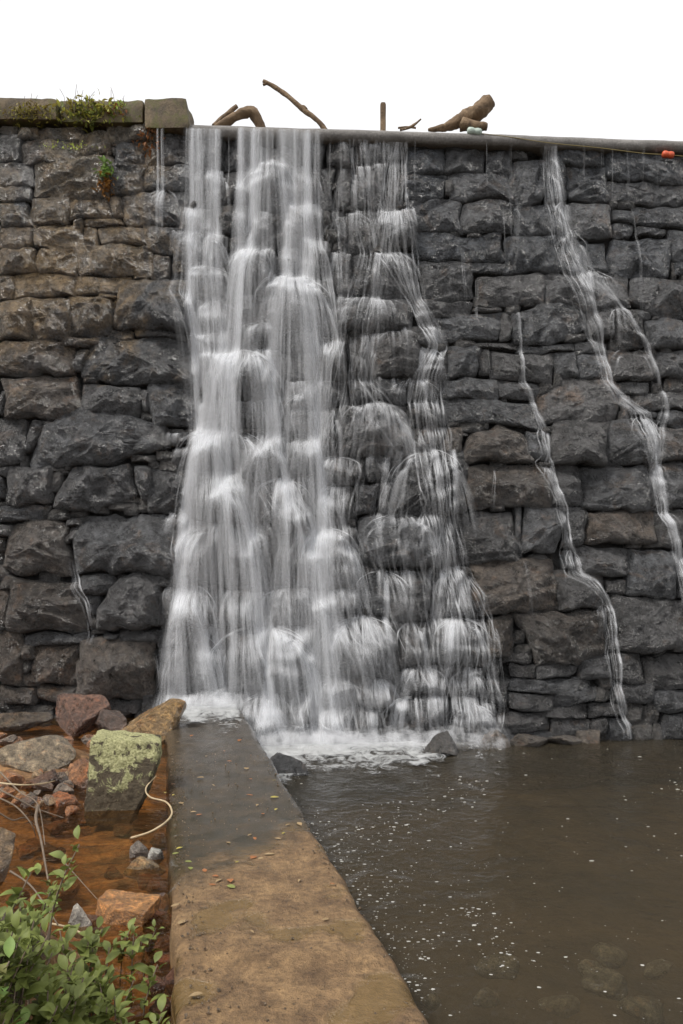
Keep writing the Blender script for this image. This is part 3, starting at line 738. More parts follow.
def simulate(n, left, right, seed, y_start, floor_fn, spread=1.0, start_d=None, kick=1.0, gain=1.0):
    """paths of n water strands running down the face between two traced banks: list of (points, strength)"""
    r = np.random.default_rng(seed)
    lz = np.array([[*px_wall(x, y)] for y, x in left]); rz = np.array([[*px_wall(x, y)] for y, x in right])
    s = np.clip(r.beta(0.9, 0.9, n), 0, 1)
    # uneven supply along the lip: bunch the strands
    s = s + 0.06 * np.sin(s * 37 + seed) * 0.5
    def target(z):
        L = np.interp(-z, -lz[:, 1], lz[:, 0]); R = np.interp(-z, -rz[:, 1], rz[:, 0]); return L + s * (R - L)
    zs = float(px_wall(*(left[0][1], y_start))[1])
    z = np.full(n, zs) + r.uniform(-0.01, 0.01, n); x = target(z)
    d = samp(HG, x, z) + 0.02 if start_d is None else np.full(n, start_d) + r.uniform(0, 0.03, n)
    vx = r.normal(0, 0.05, n) * spread; vz = np.full(n, -0.5); vo = r.uniform(0.0, 0.25, n)
    wob = r.uniform(0, 100, n); bounce = r.uniform(0.4, 1.3, n)
    rec = [np.stack([x, z, d, np.zeros(n)], 1)]; alive = np.ones(n, bool); dead_at = np.full(n, 10 ** 6)
    dt = 0.014
    for step in range(620):
        H = samp(HG, x, z) + 0.014; gx = samp(GDX, x, z); gz = samp(GDZ, x, z)
        c = d < H + 0.004
        ledge = c & (gz < -0.45)
        vz = np.maximum(vz - 9.81 * dt, -3.4)
        vz = np.where(c, vz * np.where(ledge, 0.72, 0.95), vz); vz = np.minimum(vz, -0.22)
        hit = c & (d < H - 0.02)
        vo = np.where(hit, (0.10 + 0.35 * r.random(n)) * bounce * kick, np.where(c, np.maximum(vo, 0.0), vo - 1.1 * dt))
        err = target(z) - x
        vx = vx + np.where(c, -gx * 3.2 * dt + np.clip(err, -0.4, 0.4) * 7.0 * gain * dt + r.normal(0, 0.05, n) * spread, np.clip(err, -0.3, 0.3) * 1.2 * gain * gain * dt + r.normal(0, 0.012, n) * spread)
        vx = np.where(c, vx * 0.93, vx * 0.995); vx = np.clip(vx, -0.9, 0.9)
        x = x + vx * dt; z = z + vz * dt; d = d + (vo + WB * vz) * dt
        H2 = samp(HG, x, z) + 0.014
        pen = H2 - d; con = pen > 0
        d = np.where(con, np.minimum(H2, d + 0.035), d)
        rec.append(np.stack([x, z, d, np.where(ledge, 0.8, np.where(c, 0.32, 0.12))], 1))
        fl = floor_fn(x)
        nd = alive & (z < fl); dead_at[nd] = step + 1; alive &= ~nd
        if not alive.any(): break
    rec = np.array(rec); out = []
    for i in range(n):
        p = rec[:min(dead_at[i] + 1, len(rec)), i]
        if len(p) < 4: continue
        st = np.r_[0, np.cumsum(np.hypot(np.hypot(np.diff(p[:, 0]), np.diff(p[:, 1])), np.diff(p[:, 2])))]
        m = max(4, int(st[-1] / 0.045)); q = np.stack([np.interp(np.linspace(0, st[-1], m), st, p[:, k]) for k in range(4)], 1)
        k3 = np.array([.25, .5, .25])
        for _ in range(2):
            for k in range(4): q[1:-1, k] = np.convolve(q[:, k], k3, 'valid')
        q[:, 2] = np.maximum(q[:, 2], samp(HG, q[:, 0], q[:, 1]) + 0.012)
        sup = float(np.clip(0.75 + 1.3 * fbm(s[i] * 9.0, seed * 1.7, 0, 3, 3), 0.25, 1.5))
        q[:, 3] = q[:, 3] * (1 + (sup - 1) * np.clip(1.4 - np.arange(m) / m * 1.4, 0, 1)) + 0.35 * (sup - 1) * np.clip(1.4 - np.arange(m) / m * 1.8, 0, 1)
        out.append(q)
    return out

def trace(left, right, n, seed, z_end, start_d=None, wob=0.02):
    """strands of a narrow stream that keeps to its channel between two banks"""
    r = np.random.default_rng(seed); out = []
    lz = np.array([[*px_wall(x, y)] for y, x in left]); rz = np.array([[*px_wall(x, y)] for y, x in right])
    for i in range(n):
        z = np.arange(lz[0, 1], max(z_end, lz[-1, 1]), -0.022); m = len(z)
        zz = z + 0.05 * vnoise(z * 2.5, i * 3.7, 0, seed)               # each strand leaves a ledge at its own place
        L = np.interp(-zz, -lz[:, 1], lz[:, 0]); R = np.interp(-zz, -rz[:, 1], rz[:, 0])
        f = np.clip(r.random() + 0.22 * fbm(z * 1.4, i * 5.1, 0, seed + 1, 3), -0.15, 1.15) + (0.22 * r.normal() if r.random() < 0.2 else 0)
        x = L + (R - L) * f + wob * fbm(z * 2.2, i * 0.35, 0, seed + 2, 3)
        H = samp(HG, x, z); d = np.empty(m); cur = start_d if start_d else H[0] + 0.02; vo = 0.0
        for k in range(m):
            vo = vo - 0.0012; cur = cur + vo - 0.0035
            if cur < H[k] + 0.012: 
                if H[k] - cur > 0.012: vo = 0.002 + 0.004 * r.random()
                else: vo = 0.0
                cur = min(H[k] + 0.012, cur + 0.05)
            d[k] = cur
        k3 = np.array([.25, .5, .25])
        for _ in range(2): d[1:-1] = np.convolve(d, k3, 'valid')
        for _ in range(3): x[1:-1] = np.convolve(x, k3, 'valid')
        d = np.maximum(d, H + 0.01)
        slope = np.gradient(H); c = np.where((d < H + 0.03) & (slope > 0.006), 0.9, np.where(d < H + 0.03, 0.45, 0.25))
        c[1:-1] = np.convolve(c, k3, 'valid')
        out.append(np.stack([x, z, d, c * np.clip(0.62 + 0.9 * fbm(z * 2.3, i * 2.2, 0, seed + 4, 2), 0.08, 1.3)], 1))
    return out

def strip(P, w, up, A, uvo, bag):
    """one ribbon of water: points, half widths, facing vectors, strengths"""
    m = len(P); T = np.gradient(P, axis=0); T /= np.linalg.norm(T, axis=1)[:, None] + 1e-9
    ex = np.array([1.0, 0.06, 0.0]) + 0.25 * np.array([0, up[0], 0]); W = ex - T * (T @ ex)[:, None] + 0.15 * np.cross(T, up); W /= np.linalg.norm(W, axis=1)[:, None] + 1e-9; w = np.broadcast_to(w, (m,))
    V, Fc, UV, AA, S = bag
    V.append(np.stack([P - W * w[:, None], P + W * w[:, None]], 1).reshape(-1, 3))
    st = np.r_[0, np.cumsum(np.linalg.norm(np.diff(P, axis=0), axis=1))] + uvo
    UV.append(np.stack([np.stack([np.zeros(m), st], 1), np.stack([np.ones(m), st], 1)], 1).reshape(-1, 2))
    AA.append(np.repeat(A, 2)); S.append(np.repeat(2 * w, 2))
    o = bag_n[0]
    for k in range(m - 1): Fc.append((o + 2 * k, o + 2 * k + 1, o + 2 * k + 3, o + 2 * k + 2))
    bag_n[0] += 2 * m
bag_n = [0]
def new_bag():
    bag_n[0] = 0; return ([], [], [], [], [])
def ribbons(paths, seed, wmin, wmax, strength, fade_end=0.0, fade_start=0.0, bag=None, pw=2.0):
    r = np.random.default_rng(seed)
    for q in paths:
        m = len(q); x, z, d = q[:, 0], q[:, 1], q[:, 2]
        P = np.stack([x, wallY(x, z) - d, z], 1)
        n = np.array([0.25 * r.normal(), -1.0, 0.35])
        w0 = wmin + (wmax - wmin) * r.random() ** pw
        w = w0 * (0.85 + 0.5 * fbm(np.arange(m) * 0.10 + r.uniform(0, 99), 0.5, 0, 5, 2)) / 2
        a = strength * r.uniform(0.55, 1.25) * np.maximum(0.06, 0.35 + 0.9 * q[:, 3]) * (1.0 if w0 < 0.05 else 0.75)
        if fade_end: a = a * np.clip((m - 1 - np.arange(m)) / (m * fade_end), 0, 1)
        if fade_start: a = a * np.clip((np.arange(m) + 1) / (m * fade_start), 0, 1)
        strip(P, w, n, a, r.uniform(0, 500), bag)

def dome(px, py, hwp, pyb, n, strength, seed, bag, out=0.10):
    """water spread over a rounded stone: an umbrella of strands from its crown"""
    r = np.random.default_rng(seed)
    X0, Z0 = [float(v) for v in px_wall(px, py)]; Xe, Z1 = [float(v) for v in px_wall(px + hwp, pyb)]; hw = Xe - X0; drop = Z0 - Z1; cen = r.uniform(-1, 1, r.integers(3, 6))
    for i in range(n):
        rel = float(np.clip(cen[r.integers(len(cen))] + 0.16 * r.normal(), -1.05, 1.05)); tt = np.linspace(-0.12, 1.0, 22)
        tp = np.maximum(tt, 0)
        x = X0 + hw * rel * (0.50 + 0.62 * np.clip(tt + 0.12, 0, 2) ** 0.75) + 0.02 * r.normal()
        z = Z0 - 0.30 * drop * abs(rel) ** 2.2 - drop * (0.10 * tp + 0.95 * tp ** 1.8) * r.uniform(0.85, 1.1) + 0.02 * r.normal()
        H = samp(HG, x, z); lead = np.maximum.accumulate(H * np.linspace(1, 0.8, len(tt)))
        d = np.maximum(H, 0.55 * lead) + 0.02 + out * r.uniform(0.2, 1.0) * tp * (1.1 - tp)
        P = np.stack([x, wallY(x, z) - d, z], 1)
        w0 = 0.012 + 0.085 * r.random() ** 1.8
        a = strength * r.uniform(0.5, 1.25) * (1.15 - 0.75 * np.clip(tt * 1.6, 0, 1)) * np.clip((1.02 - tt) / 0.35, 0, 1) * np.clip((tt + 0.15) / 0.06, 0, 1)
        strip(P, w0 / 2 * (0.7 + 0.5 * tp), np.array([0.25 * r.normal(), -1, 0.4]), a, r.uniform(0, 500), bag)
    for i in range(max(2, n // 7)):                       # the bright brim where water slides round the crown
        sg = r.choice([-1, 1]); tt = np.linspace(0, 1, 20); rel = sg * np.minimum(1.0, (0.1 * r.random() + 1.25 * tt ** 0.8)) * r.uniform(0.85, 1.04)
        x = X0 + hw * rel * (1 + 0.06 * np.clip(tt - 0.7, 0, 1)); z = Z0 - 0.33 * drop * np.abs(rel) ** 2.2 - drop * 0.75 * np.clip(tt - 0.55, 0, 1) ** 1.4 + 0.015 * r.normal()
        H = samp(HG, x, z); d = np.maximum(H, 0.5 * np.maximum.accumulate(H)) + 0.03
        P = np.stack([x, wallY(x, z) - d, z], 1)
        a = strength * r.uniform(0.8, 1.6) * np.clip((1.0 - tt) / 0.5, 0, 1) * np.clip(tt / 0.1 + 0.3, 0, 1)
        strip(P, r.uniform(0.012, 0.03) / 2, np.array([0.2 * r.normal(), -1, 0.4]), a, r.uniform(0, 500), bag)

def veil_obj(name, bag, label, cat='waterfall', group=None):
    V, Fc, UV, A, S = bag; UV = np.concatenate(UV)
    o = mesh_obj(name, np.concatenate(V), Fc, M['veil']); me = o.data
    for nm, arr in (('veil', A), ('sheet', S)):
        at = me.attributes.new(nm, 'FLOAT', 'POINT'); at.data.foreach_set('value', np.concatenate(arr).astype(np.float32))
    uv = me.uv_layers.new(name='UVMap'); li = np.empty(len(me.loops), np.int32); me.loops.foreach_get('vertex_index', li)
    uv.data.foreach_set('uv', UV[li].astype(np.float32).ravel())
    return tag(o, label, cat, group)

wr_end = walk_right(9.85)
floor_main = lambda x: np.where(x < wr_end, 0.0, ZP)
floor_pool = lambda x: np.full_like(x, ZP)
A_L = [(137, 188), (200, 184), (260, 174), (330, 188), (430, 182), (520, 178), (600, 174), (720, 172)]
A_R = [(137, 222), (220, 224), (300, 238), (400, 262), (500, 262), (600, 268), (720, 262)]
B_L = [(137, 240), (200, 238), (260, 230), (350, 212), (450, 205), (550, 205), (650, 205), (700, 240), (770, 265)]
B_R = [(137, 318), (200, 320), (280, 332), (360, 326), (440, 330), (530, 350), (620, 396), (700, 430), (770, 440)]
bank = lambda pts: ([(y, l) for y, l, r_ in pts], [(y, r_) for y, l, r_ in pts])
C1 = bank([(140, 350, 372), (200, 354, 376), (255, 362, 384), (300, 350, 384), (332, 340, 376), (380, 342, 378), (410, 338, 392), (460, 322, 372), (520, 320, 362), (600, 330, 380), (700, 330, 400), (770, 340, 420)])
C2 = bank([(140, 390, 404), (214, 378, 406), (256, 372, 412), (300, 404, 420), (348, 428, 446), (378, 412, 436), (405, 406, 440), (452, 412, 448), (515, 424, 452), (566, 432, 464), (618, 434, 486), (670, 436, 488), (770, 440, 500)])
C3 = bank([(140, 374, 384), (180, 372, 388), (255, 376, 392), (330, 368, 380), (380, 348, 372), (410, 350, 408), (456, 392, 440), (515, 364, 438), (570, 380, 430), (620, 398, 440), (700, 400, 446), (770, 400, 450)])
C4 = bank([(165, 338, 346), (214, 332, 345), (300, 338, 350), (340, 338, 350), (410, 320, 345), (460, 320, 350), (530, 320, 345)])
bag = new_bag()
ribbons(simulate(105, A_L, A_R, 1, 137, floor_main, start_d=0.21), 11, 0.014, 0.15, 0.46, bag=bag)
ribbons(simulate(220, B_L, B_R, 2, 137, floor_main, start_d=0.21), 12, 0.014, 0.16, 0.46, bag=bag)
for cb, n_, sd, st_, al in ((C1, 24, 3, .215, .36), (C2, 34, 31, .215, .44), (C3, 12, 32, .215, .34), (C4, 9, 33, None, .34)):
    ribbons(trace(*cb, n_, sd, ZP if cb is not C4 else float(px_wall(330, 520)[1]), st_, wob=0.05), 130 + sd, 0.008, 0.06, al, bag=bag, fade_start=(0.0 if st_ else 0.1))
LOW = [(bank([(540, 330, 372), (590, 330, 392), (617, 330, 400), (680, 335, 436), (770, 340, 446)]), 30, 34, .40), (bank([(600, 432, 478), (640, 430, 490), (700, 438, 494), (770, 440, 500)]), 20, 35, .40),
       (bank([(430, 262, 330), (480, 258, 330), (530, 280, 352), (590, 282, 360), (640, 300, 392), (770, 300, 420)]), 26, 36, .34), (bank([(350, 280, 330), (400, 285, 335), (460, 300, 345), (530, 300, 350)]), 10, 37, .30), (bank([(515, 362, 440), (566, 366, 440), (620, 380, 436), (690, 390, 440)]), 12, 38, .32)]
for cb, n_, sd, al in LOW:
    ribbons(trace(*cb, n_, sd, ZP, None, wob=0.08), 130 + sd, 0.010, 0.09, al, bag=bag, fade_start=0.12)
DOMES = [(270, 167, 25, 222, 34, .40), (252, 253, 21, 300, 26, .40), (293, 281, 39, 336, 56, .48), (241, 353, 41, 434, 60, .46), (222, 430, 44, 482, 44, .44), (284, 480, 31, 532, 40, .46), (326, 530, 36, 592, 46, .44), (226, 524, 46, 586, 42, .38), (193, 587, 22, 630, 24, .42),
         (196, 630, 26, 694, 26, .42), (265, 626, 50, 690, 62, .46), (360, 617, 40, 676, 46, .42), (394, 214, 18, 250, 20, .40), (385, 256, 33, 299, 22, .36), (372, 300, 37, 333, 20, .36), (375, 405, 36, 457, 30, .36), (428, 451, 37, 514, 26, .38), (398, 517, 40, 562, 24, .34),
         (450, 566, 19, 616, 18, .40), (458, 618, 31, 667, 30, .42), (422, 668, 24, 700, 20, .40), (467, 669, 20, 702, 18, .40), (412, 696, 30, 736, 26, .40), (470, 702, 26, 742, 22, .40), (265, 694, 30, 745, 30, .44), (310, 722, 46, 764, 44, .46), (372, 736, 36, 766, 30, .46), (335, 680, 36, 716, 26, .40),
         (205, 171, 18, 208, 14, .36), (200, 236, 25, 264, 18, .34), (212, 270, 22, 300, 16, .34), (214, 303, 22, 332, 16, .34), (265, 326, 24, 352, 20, .40), (300, 332, 22, 360, 14, .34), (304, 398, 22, 436, 18, .36), (338, 458, 26, 486, 20, .36), (336, 486, 16, 530, 8, .28), (292, 590, 40, 624, 22, .34), (380, 570, 28, 614, 18, .34),
         (410, 622, 16, 664, 12, .36), (376, 681, 22, 706, 18, .38), (348, 216, 26, 250, 10, .28), (396, 334, 20, 350, 6, .22), (335, 382, 30, 404, 12, .30), (425, 351, 18, 380, 14, .36), (414, 382, 26, 404, 16, .36)]
for i, (a_, b_, c_, d_, n_, s_) in enumerate(DOMES): dome(a_, b_, c_, d_, int(n_ * (1.25 if b_ > 560 else 1)), s_, 300 + i, bag)
def curtain(s, n, strength, seed, bag):
    """a veil that starts along the top edge of one stone and drops past its face"""
    r = np.random.default_rng(seed); top = s.O[s.O[:, 1] > s.c[1]]; top = top[np.argsort(top[:, 0])]
    if len(top) < 3: return
    cen = r.uniform(0, 1, r.integers(2, 5)); lo, hi = top[0, 0], top[-1, 0]; lean = r.normal(0, 0.10); cut = r.uniform(-0.2, 0.25), r.uniform(0.75, 1.2)
    for i in range(n):
        f = float(np.clip(cen[r.integers(len(cen))] + 0.10 * r.normal(), max(0, cut[0]), min(1, cut[1]))); x0 = lo + (hi - lo) * f; rel = 2 * f - 1
        z0 = float(np.interp(x0, top[:, 0], top[:, 1])) - 0.015 + 0.012 * r.normal()
        L = 2 * s.hh * r.uniform(0.75, 1.5); tt = np.linspace(-0.06, 1, 18); tp = np.maximum(tt, 0)
        x = x0 + (0.35 * rel * s.hw + lean * L) * tp ** 0.8 * r.uniform(0.3, 1.0); z = z0 - L * (0.25 * tp + 0.75 * tp ** 1.7) + 0.02 * np.minimum(tt, 0)
        H = samp(HG, x, z); lead = np.maximum.accumulate(H); d = np.maximum(H, 0.7 * lead) + 0.018 + 0.05 * r.random() * tp * (1.1 - tp)
        a = strength * r.uniform(0.4, 1.25) * (1.1 - 0.8 * np.clip(tt * 1.8, 0, 1)) * np.clip((1.02 - tt) / 0.5, 0, 1) * np.clip((tt + 0.07) / 0.05, 0, 1)
        strip(np.stack([x, wallY(x, z) - d, z], 1), (0.014 + 0.10 * r.random() ** 1.6) / 2, np.array([0.2 * r.normal(), -1, 0.4]), a, r.uniform(0, 500), bag)
wet = np.random.default_rng(8)
for k_, s_ in enumerate(STONES):
    px_ = CX + F * s_.c[0] / wallY(s_.c[0], s_.c[1]); py_ = HY - F * (s_.c[1] - EYE) / wallY(s_.c[0], s_.c[1])
    inA = np.interp(py_, [y for y, x in A_L], [x for y, x in A_L]) - 4 < px_ < np.interp(py_, [y for y, x in B_R], [x for y, x in B_R])
    inC = np.interp(py_, [140, 300, 770], [338, 330, 330]) < px_ < np.interp(py_, [y for y, x in C2[1]], [x for y, x in C2[1]])
    gap = 222 < px_ < 240 and py_ < 240
    wpx = 2 * s_.hw * F / 10.4
    if inA and not gap: curtain(s_, int(wpx * wet.uniform(0.25, 0.6)), wet.uniform(.30, .44), 900 + k_, bag)
    elif inC and wet.random() < 0.8: curtain(s_, int(wpx * wet.uniform(0.12, 0.45)), wet.uniform(.26, .40), 900 + k_, bag)
veil_obj('waterfall', bag, 'broad white waterfall pouring over the dam beside the walkway')

bag = new_bag()
DT = [(440, 634, 656), (464, 645, 656), (487, 650, 660), (513, 656, 664), (545, 667, 674), (600, 682, 690), (640, 690, 698)]
DA = bank([(146, 541, 553), (200, 546, 559), (240, 553, 570), (270, 561, 582), (306, 576, 594), (345, 591, 602), (385, 602, 611), (400, 612, 626), (414, 628, 648)] + DT)
DB = bank([(146, 543, 553), (200, 549, 561), (240, 560, 572), (270, 572, 586), (290, 592, 604), (309, 612, 622), (347, 641, 648), (385, 656, 661), (412, 660, 667), (430, 654, 662)] + DT[1:])
ribbons(trace(*DA, 44, 4, ZP, 0.215), 14, 0.006, 0.045, 0.40, bag=bag, pw=3)
ribbons(trace(*DB, 24, 41, ZP, 0.215), 141, 0.006, 0.04, 0.34, bag=bag, pw=3)
for i, q in enumerate([(562, 205, 12, 236, 10, .34), (570, 238, 18, 272, 14, .36), (590, 274, 24, 306, 20, .42), (616, 309, 14, 345, 8, .30), (630, 350, 22, 378, 9, .28), (640, 418, 20, 462, 14, .34), (664, 512, 10, 545, 8, .34), (655, 466, 10, 500, 10, .36)]): dome(*q, 500 + i, bag)
veil_obj('waterfall', bag, 'thin forked waterfall slanting down the wall below the orange float')
E0 = bank([(300, 514, 516), (330, 516, 518), (343, 518, 520), (381, 520, 523), (385, 518, 526), (397, 528, 532), (415, 533, 537), (432, 541, 547), (437, 538, 548), (459, 543, 549), (463, 536, 552), (485, 549, 556), (502, 555, 561), (508, 556, 566), (546, 562, 569), (551, 562, 574), (574, 566, 580), (579, 580, 594), (600, 600, 608), (612, 602, 612), (640, 607, 614), (655, 606, 618), (690, 612, 619), (705, 614, 624), (728, 623, 634), (750, 625, 640)])
bag = new_bag()
ribbons(trace(*E0, 30, 5, ZP, wob=0.012), 15, 0.006, 0.032, 0.46, bag=bag, fade_start=0.3, pw=2.5)
for i, q in enumerate([(570, 551, 8, 575, 8, .38), (600, 606, 10, 636, 6, .30), (547, 464, 7, 490, 5, .32)]): dome(*q, 540 + i, bag)
veil_obj('waterfall', bag, 'narrow white stream zigzagging between stones down to a pool boulder')
G0 = bank([(560, 71, 77), (575, 72, 78), (590, 78, 85), (605, 87, 93), (640, 90, 97), (650, 91, 98)])
bag = new_bag()
ribbons(trace(*G0, 10, 6, float(px_wall(90, 645)[1]), wob=0.012), 16, 0.010, 0.035, 0.5, fade_start=0.2, fade_end=0.2, bag=bag)
veil_obj('waterfall', bag, 'short trickle seeping from a joint between bulging stones')
bag = new_bag()
for x0_, x1_ in ((160.5, 162.5), (164.5, 167.5)):
    ribbons(simulate(9, *bank([(137, x0_, x1_), (192, x0_, x1_), (240, x0_ - 3, x1_ + 3), (270, x0_ - 4, x1_ + 4)]), 7, 137, lambda x: np.full_like(x, float(px_wall(160, 240)[1])), start_d=0.20, spread=0.3), 17, 0.012, 0.03, 0.7, fade_end=0.4, bag=bag)
dome(165, 193, 13, 226, 16, .34, 77, bag)
veil_obj('waterfall', bag, 'thin twin trickle falling from under the mossy coping block')
bag = new_bag(); dr = np.random.default_rng(90)
for x, y, ln, n in [(506, 146, 110, 3), (514, 200, 60, 3), (500, 210, 50, 2), (630, 205, 130, 3), (622, 148, 60, 2), (484, 146, 60, 2), (578, 148, 40, 2), (607, 149, 70, 2), (650, 151, 60, 2), (460, 250, 60, 3), (475, 280, 50, 4), (676, 330, 80, 8), (520, 560, 60, 3), (155, 655, 30, 4), (490, 470, 40, 4), (480, 590, 60, 5), (340, 146, 60, 3), (328, 150, 50, 3), (230, 142, 60, 2), (412, 142, 60, 2), (540, 160, 60, 2), (596, 150, 30, 2), (636, 151, 40, 2)]:
    l, rr_ = bank([(y, x, x + 3), (y + ln, x + 2 + ln * 0.06, x + 6 + ln * 0.06)])
    ribbons(simulate(n, l, rr_, int(dr.integers(1, 9999)), y, lambda q, yy=y + ln, xx=x: np.full_like(q, float(px_wall(xx, yy)[1])), start_d=(0.19 if y < 152 else None), spread=0.3), int(dr.integers(1, 9999)), 0.008, 0.02, 0.5, fade_end=0.4, fade_start=0.2, bag=bag)
o = veil_obj('drips', bag, 'fine drips and seepage trickling over the dark stones', 'drips'); o['kind'] = 'stuff'

# splashes thrown out where the fall lands
def splash(bag):
    r = np.random.default_rng(44)
    for i in range(620):
        px = r.uniform(172, 245) if i < 150 else (r.uniform(250, 445) if i < 560 else r.uniform(450, 500))
        x = (px - CX) / F * 9.7; zf_ = 0.0 if px < 243 else ZP
        zb = zf_ + r.uniform(0.0, 0.22); y0 = wallY(x, zb) - r.uniform(0.15, 0.50)
        vo = r.uniform(0.2, 1.1); vx = r.normal(0, 0.4); vz = r.uniform(-0.2, 0.8)
        tt = np.linspace(0, 0.5, 12); P = np.stack([x + vx * tt, y0 - vo * tt, zb + vz * tt - 4.9 * tt * tt], 1)
        P = P[P[:, 2] > zf_ - 0.02]
        if len(P) < 4: continue
        m = len(P); strip(P, r.uniform(0.05, 0.2) / 2, np.array([0.3 * r.normal(), -0.8, 0.7]), 0.15 * np.sin(np.linspace(0.2, math.pi, m)), r.uniform(0, 500), bag)
bag = new_bag(); splash(bag)
o = veil_obj('spray', bag, 'white spray thrown out where the falls land', 'spray'); o['kind'] = 'stuff'

def foam_sheet(name, x0, x1, y0, y1, z, fn, label, lump=0.05, res=0.05):
    xs = np.arange(x0, x1, res); ys = np.arange(y0, y1, res); X, Y = np.meshgrid(xs, ys)
    a = fn(X, Y); Z = z + 0.012 + lump * np.clip(a, 0, 1) * (0.5 + fbm(X * 4, Y * 4, 0, 91, 4))
    o = mesh_obj(name, np.stack([X, Y, Z], -1).reshape(-1, 3), grid_faces(len(xs), len(ys)), M['foam'])
    at = o.data.attributes.new('veil', 'FLOAT', 'POINT'); at.data.foreach_set('value', np.clip(a, -1, 1).astype(np.float32).ravel())
    return tag(o, label, 'foam', kind='stuff')
def fpool(X, Y):
    dist = wallY(X, ZP) - 0.25 - Y                     # metres out from the foot of the wall
    reach = 0.62 + 1.2 * fbm(X * 1.5, Y * 0.8, 0, 71, 4)
    lat = smooth(-1.30, -1.0, X) * (1 - smooth(0.9, 1.35, X)) + 0.6 * np.exp(-((X - 1.55) / 0.3) ** 2)
    core = 1 - smooth(reach * 0.4, reach + 1.2, dist)
    tail = 0.46 * (1 - smooth(0.8, 3.4, dist)) * (0.45 + 1.1 * fbm(X * 1.5 + Y, Y * 3, 0, 72, 3))
    edge = 0.33 * np.exp(-((X - walk_right(Y) - 0.15) / 0.22) ** 2) * (1 - smooth(0.8, 3.2, dist))
    return lat * (core * 0.5 + tail) + edge - 0.02
foam_sheet('foam', -1.6, 2.2, 5.4, 9.8, ZP, fpool, 'frothy white foam at the foot of the broad waterfall', 0.06)
def fwalk(X, Y):
    dist = wallY(X, 0) - 0.15 - Y
    lat = smooth(0.02, 0.12, X - walk_left(Y)) * (1 - smooth(-0.10, -0.0, X - walk_right(Y)))
    return lat * (0.58 * (1 - smooth(0.3, 1.9, dist + 0.9 * fbm(X * 5, Y * 1.6, 0, 73, 3))) + 0.17 * (1 - smooth(0.8, 3.0, dist))) - 0.02
foam_sheet('foam', -2.25, -0.9, 6.8, 9.8, 0.012, fwalk, 'white froth spreading over the far end of the walkway', 0.03, 0.035)
def frim(X, Y):
    dd = np.abs(X - walk_left(Y) - 0.02 - 0.03 * fbm(Y * 4, 0.0, 0, 74, 3))
    return 0.20 * np.exp(-(dd / 0.06) ** 2) * smooth(6.4, 5.6, Y) * smooth(3.6, 4.2, Y) + 0.03
foam_sheet('foam', -1.6, -0.55, 3.4, 6.6, 0.0, frim, 'thin white froth trickling along the walkway edge', 0.01, 0.025)
def fstream(X, Y):
    dx = X - float(px_ground(628, 728, ZP).x); dy = Y - float(px_ground(628, 731, ZP).y)
    return 0.75 * np.exp(-(dx / 0.16) ** 2 - (dy / 0.22) ** 2)
foam_sheet('foam', 2.9, 4.2, 8.9, 10.0, ZP, fstream, 'small froth patch where the narrow stream enters the pool', 0.03, 0.04)

def flecks():
    r = np.random.default_rng(17); V, Fc, o = [], [], 0
    n = 0
    while n < 1100:
        px, py = r.uniform(285, 690), 745 + 275 * r.random() ** 1.1
        p = px_ground(px, py, ZP)
        if p.x < walk_right(p.y) + 0.03: continue
        cl = float(fbm(p.x * 1.1 + 3, p.y * 0.9, 0, 81, 3)) * 1.6 + 0.45 * math.exp(-((p.x - walk_right(p.y) - 0.25) / 0.3) ** 2)
        if r.random() > 0.06 + max(0, cl) ** 1.5 * 2.2: continue
        rad = (0.0016 + 0.0062 * r.random() ** 3.5) * (0.5 + p.y / 6)
        k = 6; a = np.linspace(0, 2 * np.pi, k, endpoint=False) + r.random()
        rr_ = rad * r.uniform(0.7, 1.3, k); st = r.uniform(1.0, 1.7)
        ring = np.stack([p.x + np.cos(a) * rr_ * st, p.y + np.sin(a) * rr_, np.full(k, ZP + 0.003)], 1)
        V.append(np.vstack([ring, [[p.x, p.y, ZP + 0.003 + rad * 0.4]]]))
        Fc += [(o + i, o + (i + 1) % k, o + k) for i in range(k)]; o += k + 1; n += 1
    return np.concatenate(V), Fc
tag(mesh_obj('foam_flecks', *flecks(), M['fleck']), 'white foam flecks drifting on the brown pool', 'foam', kind='stuff')

